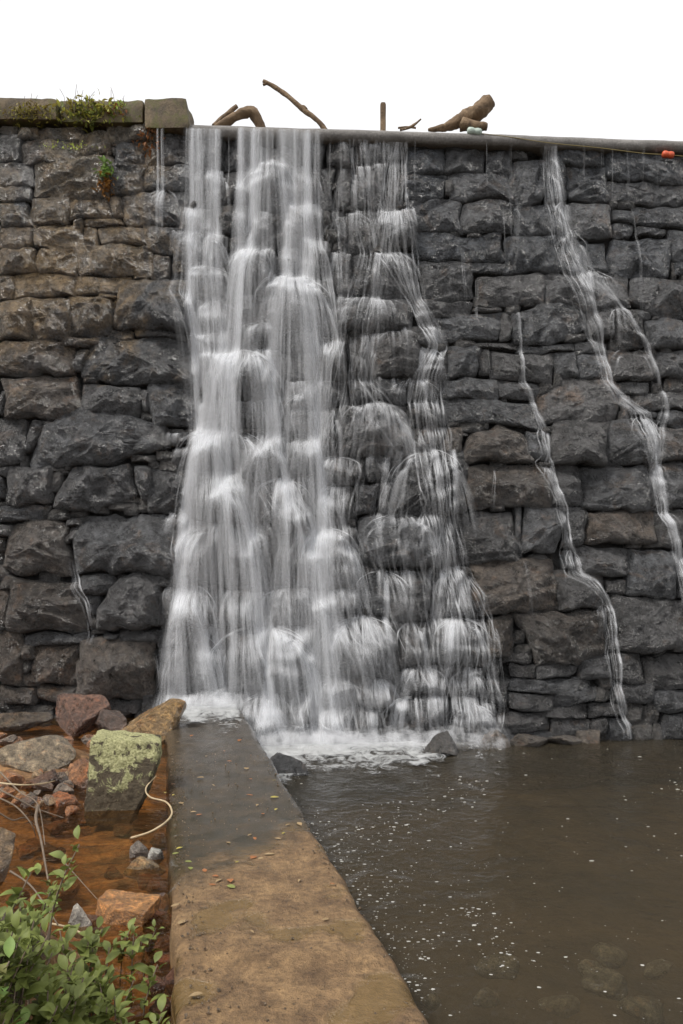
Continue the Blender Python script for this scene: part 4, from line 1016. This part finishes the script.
# ------------------------------------------------------------------ rocks
def ico(sub):
    import bmesh
    bm = bmesh.new(); bmesh.ops.create_icosphere(bm, subdivisions=sub, radius=1.0)
    V = np.array([v.co[:] for v in bm.verts]); Fc = [tuple(v.index for v in f.verts) for f in bm.faces]; bm.free(); return V, Fc
ICO = {k: ico(k) for k in (3, 4, 5)}
def rock_mesh(dims, seed, nplanes=9, sub=4, rough=0.06, soft=36.0, extra=()):
    r = np.random.default_rng(seed); D, Fc = ICO[sub]
    nr = r.normal(size=(nplanes, 3)); nr /= np.linalg.norm(nr, axis=1)[:, None]; c = r.uniform(0.55, 0.95, nplanes)
    if len(extra):
        e = np.asarray(extra, float); en = e[:, :3] / np.linalg.norm(e[:, :3], axis=1)[:, None]
        nr = np.vstack([nr, en]); c = np.r_[c, e[:, 3]]
    q = np.maximum(D @ nr.T, 1e-3) / c
    inv = (np.sum(q ** soft, axis=1)) ** (1 / soft); inv = np.maximum(inv, 0.68)
    V = D / inv[:, None]
    V = V / np.abs(V).max(0)
    n = fbm(V[:, 0] * 2.2 + seed, V[:, 1] * 2.2, V[:, 2] * 2.2, seed, 4); n2 = fbm(V[:, 0] * 7 + seed, V[:, 1] * 7, V[:, 2] * 7, seed + 5, 3)
    rough = rough * 1.35
    rd = 0.5 - np.abs(vnoise(V[:, 0] * 3.5 + seed, V[:, 1] * 3.5, V[:, 2] * 3.5, seed + 9)) + 0.5 * (0.5 - np.abs(vnoise(V[:, 0] * 8 + seed, V[:, 1] * 8, V[:, 2] * 8, seed + 10)))
    V = V * (1 + rough * 1.8 * n + rough * 0.7 * n2 + rough * 0.9 * rd)[:, None]
    return V * np.array(dims) / 2, Fc
BOXP = [(1, 0, 0, .8), (-1, 0, 0, .8), (0, 1, 0, .8), (0, -1, 0, .8), (0, 0, 1, .75), (0, 0, -1, .8)]
def rock(name, px0, py0, px1, py1, zbase, col, label, cat='rock', seed=1, depth=0.9, rot=(0, 0, 0), mat='rock', sub=4, nplanes=9, rough=0.05, extra=(), group=None, sink=0.06, base_py=None):
    """boulder standing at zbase whose outline fills the given picture box"""
    foot = px_ground((px0 + px1) / 2, base_py or py1, zbase); Y = foot.y
    w = (px1 - px0) / F * Y; h = (py1 - py0) / F * Y
    ph = math.atan2(max(base_py or py1, 600) - HY, F); h = max(h * 0.95 - 0.6 * w * depth * math.sin(ph), h * 0.45, 0.02)
    V, Fc = rock_mesh((w, w * depth, h + sink), seed, nplanes, sub, rough, extra=extra)
    R = Matrix.Rotation(rot[2], 3, 'Z') @ Matrix.Rotation(rot[1], 3, 'Y') @ Matrix.Rotation(rot[0], 3, 'X')
    V = V @ np.array(R).T
    V = V * np.array([w / (V[:, 0].max() - V[:, 0].min()), 1, (h + sink) / (V[:, 2].max() - V[:, 2].min())])
    V[:, 2] -= V[:, 2].min()
    o = mesh_obj(name, V, Fc, M[mat], shade=False); o.location = (foot.x, Y + w * depth * 0.35, zbase - sink); o.color = (*col, 1)
    return tag(o, label, cat, group)

RUST, ORANGE, PALE, RTAN = (0.145, 0.078, 0.048), (0.58, 0.27, 0.085), (0.48, 0.44, 0.38), (0.27, 0.195, 0.10)
rock('boulder', 42, 687, 98, 738, ZS, (0.19, 0.10, 0.065), 'angular dark red boulder standing at the foot of the dam', 'boulder', 2, 0.9, (0.1, -0.3, 0.5), nplanes=8, extra=[(-.9, -.3, .2, .5)], rough=0.03)
rock('boulder', 98, 692, 176, 742, ZS, (0.33, 0.20, 0.075), 'tilted ochre slab leaning behind the lichen covered block', 'boulder', 5, 0.7, (0.2, -0.55, -0.3), nplanes=7, extra=[(-.4, -.2, .9, .35), (.3, -.9, .2, .6)], rough=0.035)
rock('rock', 86, 705, 126, 738, ZS, (0.12, 0.072, 0.05), 'small red brown rock between the red boulder and ochre slab', 'rock', 8, 0.9)
rock('boulder', 84, 723, 159, 812, ZS - 0.03, (0.2, 0.17, 0.1), 'squared block coated in pale green lichen beside the walkway', 'boulder', 21, 0.75, (0, 0, 0.10), 'lichen', 5, 2, 0.035, extra=[(1, .1, 0, .80), (-1, 0, .05, .8), (0, 1, 0, .8), (.05, -1, .42, .70), (.08, 0, 1, .74), (0, 0, -1, .9), (0.0, -1, 0, .78)], sink=0.1)
rock('boulder', -8, 731, 63, 775, ZS, (0.30, 0.23, 0.145), 'broad grey tan slab with a sloping top above the twigs', 'boulder', 31, 0.8, (0.25, 0.15, 0.1), nplanes=6, extra=[(0.1, -.5, .9, .4), (0, 0, 1, .6)], rough=0.035)
rock('rock', -10, 708, 46, 732, ZS, (0.10, 0.075, 0.05), 'low dark flat rock half under water by the dam foot', 'rock', 33, 0.8)
rock('rock', 22, 767, 58, 788, ZS, RUST, 'purple brown rock below the broad grey slab', 'rock', 35, 0.8)
rock('rock', 60, 755, 92, 788, ZS, (0.34, 0.16, 0.07), 'orange brown rock touching the lichen block', 'rock', 36, 0.8)
rock('rock', 40, 790, 76, 814, ZS - 0.05, (0.40, 0.16, 0.06), 'half sunken rusty orange rock under the grey twigs', 'rock', 37, 0.9)
rock('rock', -6, 768, 22, 784, ZS, (0.42, 0.18, 0.065), 'small bright orange stone beside the purple brown rock', 'rock', 38, 0.9)
rock('boulder', -30, 822, 9, 890, ZS - 0.02, (0.25, 0.165, 0.085), 'tall tan boulder standing in the stream above the shrub', 'boulder', 41, 0.9, nplanes=6)
rock('rock', 90, 893, 153, 919, ZS, ORANGE, 'smooth bright orange block lying in the stream', 'rock', 51, 0.7, (0, 0.05, -0.15), sub=5, nplanes=3, extra=BOXP, rough=0.03, sink=0.05)
rock('rock', 68, 901, 92, 928, ZS - 0.02, PALE, 'pale grey stone wedged against the bright orange block', 'rock', 53, 0.6, sub=3)
rock('rock', 73, 911, 97, 926, ZS - 0.03, (0.25, 0.12, 0.05), 'small brown stone tucked below the bright orange block', 'rock', 54, 0.6, sub=3)
rock('rock', 121, 854, 163, 872, ZS - 0.01, (0.30, 0.20, 0.09), 'flat ochre stone under two pale stones by the walkway', 'rock', 55, 0.6, sub=4)
rock('rock', 129, 838, 149, 858, ZS, (0.30, 0.25, 0.20), 'grey wedge stone resting behind the flat ochre stone', 'rock', 56, 0.7, sub=3)
rock('rock', 146, 845, 164, 860, ZS, (0.6, 0.58, 0.52), 'white stone resting beside the grey wedge stone', 'rock', 57, 0.7, sub=3)
for i, (a, b, c, d, col) in enumerate([(147, 890, 171, 912, (.26, .16, .12)), (150, 906, 172, 930, (.28, .12, .06)), (141, 915, 160, 935, (.22, .10, .05)), (152, 930, 178, 948, (.24, .13, .09)), (128, 928, 152, 945, (.2, .08, .035)), (150, 950, 172, 968, (.26, .11, .05)),
                                      (138, 945, 156, 962, (.2, .11, .07)), (158, 966, 182, 986, (.22, .10, .06)), (142, 970, 164, 992, (.27, .10, .04)), (164, 990, 184, 1010, (.24, .14, .1)), (148, 996, 170, 1016, (.22, .09, .04)), (132, 868, 158, 884, (.18, .07, .025)), (100, 862, 120, 876, (.2, .09, .03)), (140, 874, 166, 890, (.2, .08, .03))]):
    rock('pebble', a, b, c, d, -0.20, col, 'flat wet reddish pebble in the channel along the walkway edge', 'pebble', 70 + i, 0.8, sub=3, group='pebbles along the walkway edge', sink=0.04)
rock('boulder', 268, 748, 310, 776, ZP, (0.05, 0.05, 0.052), 'dark wet boulder in the foam beside the walkway edge', 'boulder', 81, 0.8, nplanes=6, sink=0.1)
rock('boulder', 422, 728, 463, 756, ZP, (0.075, 0.068, 0.06), 'pointed grey boulder in the pool at the edge of the foam', 'boulder', 83, 0.8, (0, .3, .3), nplanes=7, sink=0.1)
rock('boulder', 624, 704, 668, 734, ZP, (0.085, 0.085, 0.085), 'smooth grey boulder beside the foot of the narrow stream', 'boulder', 85, 0.7, nplanes=6, sink=0.1)
for i, (a, b, c, d) in enumerate([(484, 728, 512, 748), (512, 730, 556, 747), (548, 732, 594, 745), (668, 716, 700, 738), (582, 728, 608, 743)]):
    rock('rock', a, b, c, d, ZP, (0.09, 0.072, 0.055), ['low brown rock touching the outer edge of the broad waterfall', 'widest flat brown rock at the dam foot between the falls', 'low brown rock beside the widest flat rock, towards the narrow stream', 'low brown rock beyond the smooth grey pool boulder', 'small brown rock just before the foot of the narrow stream'][i], 'rock', 86 + i, 0.8, sub=4, group='rocks along the dam foot', sink=0.08)
kr = random.Random(77)
for i in range(26):
    a = kr.uniform(15, 165); b = kr.uniform(812, 900); w = kr.uniform(10, 30)
    if 84 < a < 158 and b > 876: continue
    col = kr.choice([(.34, .16, .06), (.22, .10, .04), (.40, .24, .11), (.12, .07, .04), (.30, .15, .06)])
    rock('pebble', a - w / 2, b - w * .5, a + w / 2, b, -0.245, col, 'rusty stone lying under the stream water', 'pebble', 460 + i, 0.9, sub=3, group='stones under the stream water', sink=0.05)
for i in range(70):
    a = kr.uniform(-5, 92); b = kr.uniform(738, 812); w = kr.uniform(7, 22)
    if a > 78 and b > 760: continue
    col = kr.choice([(.34, .17, .08), (.20, .13, .09), (.14, .10, .075), (.40, .27, .15), (.26, .20, .15), (.38, .17, .07)])
    rock('pebble', a - w / 2, b - w * .6, a + w / 2, b, ZS + 0.02, col, 'small wet stone among the boulders at the dam foot', 'pebble', 400 + i, 0.8, sub=3, group='small stones among the boulders', sink=0.03)
for i, (a, b, w, h) in enumerate([(600, 985, 62, 16), (640, 1008, 50, 16), (560, 1005, 40, 12), (486, 1000, 26, 9), (433, 998, 24, 9), (605, 955, 44, 9), (590, 972, 34, 8), (655, 970, 40, 10), (500, 968, 46, 7)]):
    p = px_ground(a, b, ZP); Y = p.y * 1.06
    V, Fc = rock_mesh((w / F * Y, w / F * Y * 0.8, 0.12), 140 + i, 7, 3, 0.05)
    o = mesh_obj('stone', V, Fc, M['rock']); o.location = ((a - CX) / F * Y, Y, ZP - 0.13); o.color = (0.5, 0.48, 0.43, 1)
    tag(o, 'pale flat stone seen under the pool water', 'stone', 'pale stones under the pool water')

# ------------------------------------------------------------------ driftwood, post, float on the crest
ZC = ZCREST + 0.125
def crest_pt(px, dy=0.3):
    Y = dam_y((px - CX) / F * 11.2) + dy
    return np.array([(px - CX) / F * Y, Y, ZC])
def at_px(px, py, Y): return np.array(px_depth(px, py, Y))
yc = dam_y(-1) + 0.12
def log(name, ctrl, rad, label, cat='driftwood', sides=12, n=26, rough=0.35, seed=0, extra=()):
    ps = [tube(spline(ctrl, n), np.interp(np.linspace(0, 1, n), np.linspace(0, 1, len(rad)), rad), sides, seed, rough)]
    o = mesh_obj(name, *ps[0], M['wood']); tag(o, label, cat)
    return o
l1 = log('driftwood', [at_px(214, 128, yc), at_px(226, 122, yc), at_px(241, 114, yc - 0.05), at_px(253, 113, yc - 0.05), at_px(262, 130, yc)], [.03, .06, .07, .08, .06], 'short crooked log arched on the crest beside the parapet', seed=3)
b1 = mesh_obj('branch', *tube(spline([at_px(214, 127, yc + 0.05), at_px(224, 117, yc + 0.08), at_px(237, 106, yc + 0.1)], 10), np.linspace(.045, .028, 10), 8, 4, 0.3), M['wood'], l1)
l2 = log('driftwood', [at_px(263, 81, yc + .1), at_px(275, 87, yc + .1), at_px(290, 98, yc + .06), at_px(305, 111, yc + .03), at_px(318, 121, yc), at_px(326, 131, yc)], [.025, .034, .034, .036, .034, .04], 'long thin branch propped upright on the crest', n=30, seed=6, sides=8)
mesh_obj('branch', *tube(spline([at_px(272, 85, yc + .1), at_px(268, 83, yc + .1), at_px(263, 85, yc + .1)], 6), .02, 6, 5, 0.2), M['wood'], l2)
mesh_obj('branch', *tube(spline([at_px(300, 106, yc + .05), at_px(304, 106, yc + .02), at_px(307, 109, yc)], 6), .012, 6, 5, 0.2), M['wood'], l2)
l3 = log('driftwood', [at_px(428, 130, yc + .15), at_px(445, 127, yc + .1), at_px(462, 120, yc + .05), at_px(478, 112, yc), at_px(490, 101, yc)], [.02, .055, .10, .125, .10], 'thick broken log with a jagged raised end on the crest', n=34, seed=9, rough=0.35, sides=20)
mesh_obj('branch', *tube(spline([at_px(462, 124, yc - .05), at_px(475, 126, yc - .1), at_px(487, 127, yc - .1)], 10), np.linspace(.09, .05, 10), 10, 8, 0.4), M['wood'], l3)
tw = log('driftwood', [at_px(400, 130, yc + .1), at_px(408, 128, yc + .1), at_px(414, 125, yc + .1), at_px(421, 119, yc + .1)], [.018, .02, .018, .01], 'small twig lying on the crest beside the post', n=12, seed=10, sides=6)
mesh_obj('branch', *tube(spline([at_px(398, 128, yc + .12), at_px(407, 127, yc + .12), at_px(416, 128, yc + .12)], 8), .014, 6, 3, 0.2), M['wood'], tw)
pc = crest_pt(383, 0.2); h = float(at_px(383, 103, pc[1])[2]) - ZC
post = mesh_obj('post', *block(pc[0] - 0.04, pc[0] + 0.04, pc[1] - 0.04, pc[1] + 0.04, ZC - 0.05, ZC + h, 0.004, 31, 0.03), M['wood'])
tag(post, 'short square wooden post standing on the crest', 'post')
for i, (a, w, hh) in enumerate([(526, 22, 5), (560, 14, 6), (572, 10, 5), (592, 12, 3), (655, 16, 5)]):
    c = crest_pt(a, 0.15); V, Fc = rock_mesh((w / F * 11, 0.15, hh / F * 11 + .05), 170 + i, 7, 3, 0.08)
    o = mesh_obj('debris_clump', V, Fc, M['rock']); o.location = (c[0], c[1], ZC + 0.01); o.color = (0.10, 0.08, 0.06, 1)
    tag(o, 'small dark clump of debris caught on the crest', 'debris', 'debris clumps on the crest')
# floats on a rope along the lip
def lathe(prof, axis_pts, sides=16):
    (ax, ay, az), (bx, by, bz) = axis_pts; a = np.array([ax, ay, az]); d = np.array([bx, by, bz]) - a
    L = np.linalg.norm(d); d /= L; s = np.cross(d, [0, 0, 1.0]); s /= np.linalg.norm(s); t = np.cross(d, s); V = []
    an = np.linspace(0, 2 * np.pi, sides, endpoint=False)
    for u, r in prof: V.append(a + d * L * u + (np.cos(an) * r)[:, None] * s + (np.sin(an) * r)[:, None] * t)
    return np.concatenate(V), grid_faces(sides, len(prof), True) + [tuple(range(sides - 1, -1, -1)), tuple(range((len(prof) - 1) * sides, len(prof) * sides))]
yl = lambda px: dam_y((px - CX) / F * 11.3) - 0.235
fprof = [(0, .018), (.02, .04), (.1, .062), (.3, .068), (.45, .06), (.5, .056), (.55, .06), (.7, .068), (.9, .062), (.98, .04), (1, .018)]
fr = mesh_obj('float', *lathe([(u, r * 0.72) for u, r in fprof], (at_px(662, 154, yl(665)), at_px(674, 155.5, yl(665)))), M['float_red'])
tag(fr, 'small orange red float hanging on a rope under the crest', 'float')
fp = mesh_obj('float', *lathe([(u, r * 0.75) for u, r in fprof], (at_px(467, 130.5, yl(474) + .05), at_px(482, 132.5, yl(474) + .05))), M['float_pale'])
tag(fp, 'small pale green float caught under the thick broken log', 'float')
rp = mesh_obj('rope', *tube(spline([at_px(x, y, yl(x) + o_) for x, y, o_ in [(470, 132, .03), (510, 137, .02), (550, 143, 0), (600, 148, 0), (640, 153, 0), (662, 154.5, 0), (675, 155.5, 0), (700, 158, 0)]], 40), 0.005, 6), M['rope'])
tag(rp, 'thin yellow rope strung along the concrete crest lip', 'rope')

# ------------------------------------------------------------------ twigs and roots in the stream
def twig(ctrl, r0, r1, label, mat='twig', group=None, cat='twig'):
    n = 8 * len(ctrl)
    P = spline([np.array(px_ground(px, py, z)) for px, py, z in ctrl], n)
    return tag(mesh_obj(cat if cat != 'root' else 'root', *tube(P, np.linspace(r0, r1, n), 7, int(ctrl[0][0]), 0.25), M[mat]), label, cat, group)
twig([(131, 838, -.10), (150, 832, -.06), (166, 822, -.01), (172, 812, .01), (166, 802, .0), (150, 797, .01), (146, 788, .05), (156, 776, .10)], .008, .005, 'pale curved root looping from the lichen block to the walkway', 'paleroot', cat='root')
GT = ('thin grey twig reaching over the stream rocks', 'grey twigs over the stream rocks')
twig([(-8, 782, .12), (20, 785, .10), (40, 784, .06), (55, 781, .02)], .008, .004, GT[0], 'paleroot', GT[1])
twig([(-8, 786, .15), (14, 797, .08), (35, 808, .0), (64, 818, -.08)], .008, .003, GT[0], 'twig', GT[1])
twig([(-8, 795, .15), (15, 806, .08), (30, 822, .0), (36, 836, -.1)], .007, .003, GT[0], 'twig', GT[1])
twig([(0, 772, .15), (20, 792, .08), (38, 805, .03), (45, 845, -.1)], .007, .003, GT[0], 'twig', GT[1])
twig([(38, 806, .05), (36, 820, .05), (41, 840, .0), (48, 880, -.1)], .012, .005, GT[0], 'twig', GT[1])
twig([(-5, 810, .1), (12, 820, .02), (25, 818, .0), (40, 830, -.1)], .006, .003, GT[0], 'twig', GT[1])
twig([(52, 924, .0), (70, 928, -.02), (86, 936, -.05)], .006, .004, 'pale dry stick floating in front of the bright orange block', 'paleroot')
twig([(10, 871, .2), (30, 885, .16), (45, 905, .10), (58, 925, .05)], .005, .003, 'bare brown stem arching above the shrub', 'twig')
twig([(64, 862, .0), (80, 880, -.05), (98, 900, -.1)], .004, .002, 'hair thin brown stem dipping into the stream', 'twig')

# ------------------------------------------------------------------ fallen leaves on the walkway
def leaf_shape(L, W, fold=0.18, curl=0.15):
    n = 7; V = []
    for i in range(n):
        t = i / (n - 1); w = W * 0.5 * math.sin(math.pi * min(1, t * 1.04 + 0.03)) ** 0.75 if 0 < i < n - 1 else 0.001
        z = curl * L * (t * (1 - t)) * 1.5
        V += [(-w, L * t, z + fold * w), (0, L * t, z), (w, L * t, z + fold * w)]
    Fc = []
    for i in range(n - 1):
        a = 3 * i; Fc += [(a, a + 1, a + 4, a + 3), (a + 1, a + 2, a + 5, a + 4)]
    return V, Fc
def fallen_meshes():
    out = []
    for i, m in enumerate(M['fallen']):
        V, Fc = leaf_shape(1.0, 0.45, 0.08, 0.06); me = bpy.data.meshes.new('fallen_leaf'); me.from_pydata(V, [], Fc); me.materials.append(m)
        me.polygons.foreach_set('use_smooth', [True] * len(me.polygons)); out.append(me)
    return out
FM = fallen_meshes()
FN = ['yellow', 'russet', 'tan', 'green']
lr = random.Random(5)
LEAFPX = [(190, 737, 1), (225, 752, 1), (232, 762, 1), (252, 780, 1), (253, 796, 1), (197, 778, 2), (176, 785, 1), (212, 785, 2), (174, 795, 0), (165, 794, 0), (180, 803, 2), (272, 781, 0), (270, 798, 0), (275, 811, 0), (282, 835, 0), (281, 840, 2), (253, 838, 1),
          (252, 835, 2), (238, 862, 2), (256, 857, 1), (258, 860, 2), (275, 855, 2), (226, 843, 2), (196, 816, 1), (190, 813, 2), (185, 862, 3), (190, 868, 3), (172, 855, 3), (176, 850, 0), (230, 880, 1), (212, 877, 1), (222, 880, 2), (235, 889, 3), (205, 873, 1), (216, 886, 1),
          (250, 931, 2), (240, 862, 0), (264, 815, 1), (290, 825, 2), (298, 823, 2), (246, 770, 2), (205, 757, 2), (180, 742, 2), (240, 740, 1), (258, 805, 2), (322, 921, 2), (335, 885, 1), (300, 880, 2), (203, 990, 2), (180, 905, 2), (178, 925, 2)]
for i, (a, b, k) in enumerate(LEAFPX):
    p = px_ground(a, b, 0.0); o = bpy.data.objects.new('fallen_leaf', FM[k]); COL.objects.link(o)
    sc = lr.uniform(0.032, 0.07)
    o.scale = (sc * lr.uniform(.6, 1.5), sc, sc * lr.uniform(.5, 2.5)); o.location = (p.x, p.y, 0.006 if b < 955 else -0.012); o.rotation_euler = (lr.uniform(-.1, .1), lr.uniform(-.1, .1), lr.uniform(0, 6.28))
    tag(o, 'small %s fallen leaf lying on the walkway' % FN[k], 'leaf', '%s leaves fallen on the walkway' % FN[k])
# grit along the walkway
def grit():
    r = np.random.default_rng(66); parts = []; D, Fc = ICO[3]; import bmesh
    bm = bmesh.new(); bmesh.ops.create_icosphere(bm, subdivisions=1, radius=1.0); D = np.array([v.co[:] for v in bm.verts]); Fc = [tuple(v.index for v in f.verts) for f in bm.faces]; bm.free()
    for i in range(900):
        y = 2.6 + 4.6 * r.random() ** 1.3
        if r.random() < 0.5: x = walk_left(y) + abs(r.normal(0, 0.07)) + 0.02
        elif r.random() < 0.3: x = walk_right(y) - abs(r.normal(0, 0.04)) - 0.02
        else: x = walk_left(y) + r.random() * 0.85
        sz = 0.002 + 0.006 * r.random() ** 3
        parts.append((D * sz * r.uniform(0.6, 1.3, (len(D), 1)) + np.array([x, y, (0.002 if y > 3.35 else -0.018)]), Fc))
    return merge(parts)
g_ = mesh_obj('grit', *grit(), M['rock']); g_.color = (0.22, 0.15, 0.085, 1); tag(g_, 'loose grit and sand grains strewn on the walkway', 'grit', kind='stuff')

# ------------------------------------------------------------------ the shrub in the corner and weeds on the dam
def leaf_mesh(name, mat, L=1.0, W=0.5, fold=0.35, curl=0.3):
    V, Fc = leaf_shape(L, W, fold, curl); me = bpy.data.meshes.new(name); me.from_pydata(V, [], Fc); me.materials.append(mat)
    me.polygons.foreach_set('use_smooth', [True] * len(me.polygons)); return me
LM = leaf_mesh('leaf', M['leaf'])
def shrub(roots, label, seed, height=(0.22, 0.42), maxleaf=300, leaf=(0.042, 0.092)):
    r = random.Random(seed); c = roots[0]
    root = tag(empty('shrub', c), label, 'shrub'); n = 0; filler = []
    for k, b in enumerate(roots):
        h = r.uniform(*height) * float(np.clip(0.85 - 0.42 * (b[0] + 1.0), 0.6, 1.15)); lean = Vector((r.uniform(-.25, .35), r.uniform(-.15, .35), 0)) * h
        P = spline([np.array(b) - np.array([0, 0, .03]), np.array(b) + np.array(lean) * .3 + np.array([0, 0, h * .5]), np.array(b) + np.array(lean) + np.array([0, 0, h])], 10)
        st = mesh_obj('stem', *tube(P - np.array(c), np.linspace(.005, .0025, 10), 6, k), M['twig'], root)
        for j in range(r.randint(12, 17)):
            t = 1 - 0.62 * (j / 16) ** 1.1; p = P[min(9, int(t * 9))] + np.array([r.uniform(-.02, .02) for _ in range(3)])
            az = j * 2.4 + r.uniform(-.4, .4); el = r.uniform(-0.15, 0.75) if t < .93 else r.uniform(.3, 1.1)
            s = r.uniform(*leaf) * (1.0 if t < .9 else .8)
            mw = Matrix.Translation(Vector(p - np.array(c))) @ Matrix.Rotation(az, 4, 'Z') @ Matrix.Rotation(el, 4, 'X') @ Matrix.Rotation(r.uniform(-.5, .5), 4, 'Y') @ Matrix.Diagonal((s, s, s, 1))
            if n < maxleaf:
                o = bpy.data.objects.new('leaf', LM); COL.objects.link(o); o.parent = root; o.matrix_local = mw; n += 1
            else:
                V, Fc = leaf_shape(1.0, .5, .35, .3); filler.append((np.array([mw @ Vector(v) for v in V]), Fc))
    if filler:
        f = mesh_obj('inner_foliage', *merge(filler), M['leaf'], root); f['kind'] = 'stuff'
    return root
sr = random.Random(12)
def bank_pt(px, py, z=0.1):
    for _ in range(6):
        p = px_ground(px, py, z); z = float(bed_height(np.array([p.x]), np.array([p.y]))[0])
    return Vector((p.x, p.y, z))
roots = [bank_pt(-45 + 200 * sr.random() ** 1.15, sr.uniform(985, 1130)) for _ in range(105)]
roots.sort(key=lambda p: p.y)
roots.insert(0, bank_pt(60, 1060))
shrub(roots, 'leafy green shrub with oval leaves growing on the stream bank', 4)
shrub([bank_pt(40, 930), bank_pt(22, 945)], 'young sapling with few leaves leaning over the stream', 8, (0.18, 0.24))

def weed(name, px, py, n, spread, hgt, mats, label, seed, Yoff=-0.2, hang=False):
    r = random.Random(seed); Y = dam_y((px - CX) / F * 11) + Yoff if py < 140 else None
    X, Z = [float(v) for v in px_wall(px, py)]
    if Y is None: Y = wallY(X, Z) - 0.12
    root = tag(empty(name, (X, Y, Z)), label, 'plant')
    for mi, m in enumerate(mats):
        parts = []
        for i in range(n // len(mats)):
            a = r.gauss(0, spread * .5); b0 = np.array([a, r.uniform(-.03, .22) if not hang else r.uniform(-.04, .04), r.uniform(-.25, .05) * hgt if mi == 0 else r.uniform(-.6, .0) * hgt])
            L = hgt * r.uniform(.12, .32); W = L * r.uniform(.3, .5)
            V, Fc = leaf_shape(L, W, .3, .3)
            mw = Matrix.Rotation(r.uniform(0, 6.28), 4, 'Z') @ Matrix.Rotation(r.uniform(-.6, 1.5) * (-1 if hang and mi else 1), 4, 'X')
            up = hgt * r.random() ** 1.5 * math.exp(-(a / spread) ** 2)
            parts.append((np.array([mw @ Vector(v) for v in V]) + b0 + np.array([0, -.03, up * (-.5 if hang and mi else .6)]), Fc))
        mesh_obj('foliage', *merge(parts), m, root)
    st = []
    for i in range(max(3, n // 60)):
        a = r.gauss(0, spread * .4); h_ = hgt * r.uniform(.5, 1.1)
        st.append(tube(spline([(a, 0, -.05), (a + r.uniform(-.03, .03), -.02, h_ * .5), (a + r.uniform(-.08, .08), -.03, h_)], 6), .003, 5))
    mesh_obj('stem', *merge(st), M['twig'], root)
    return root
weed('weed', 92, 119, 520, 0.42, 0.34, [M['moss_leaf'], M['leaf'], M['moss_leaf']], 'bushy yellow green weeds growing over the parapet coping', 1, -0.16)
weed('weed', 38, 121, 500, 0.34, 0.24, [M['moss_leaf'], M['moss_leaf']], 'low mossy weeds on the far end of the parapet', 2, -0.16)
weed('weed', 122, 117, 140, 0.14, 0.22, [M['moss_leaf'], M['dead_leaf_weed']], 'small tuft of yellowing weeds beside the coping joint', 3, -0.16)
weed('weed', 108, 180, 150, 0.10, 0.34, [M['leaf'], M['dead_leaf_weed']], 'small fern with brown lower leaves rooted in a wall joint', 4, hang=True)
weed('weed', 152, 143, 70, 0.16, 0.30, [M['dead_leaf_weed'], M['dead_leaf_weed']], 'dry brown weeds hanging below the coping block', 5, -0.16, hang=True)
weed('weed', 70, 152, 130, 0.4, 0.16, [M['moss_leaf']], 'sparse mossy weeds sprouting from upper wall joints', 6)
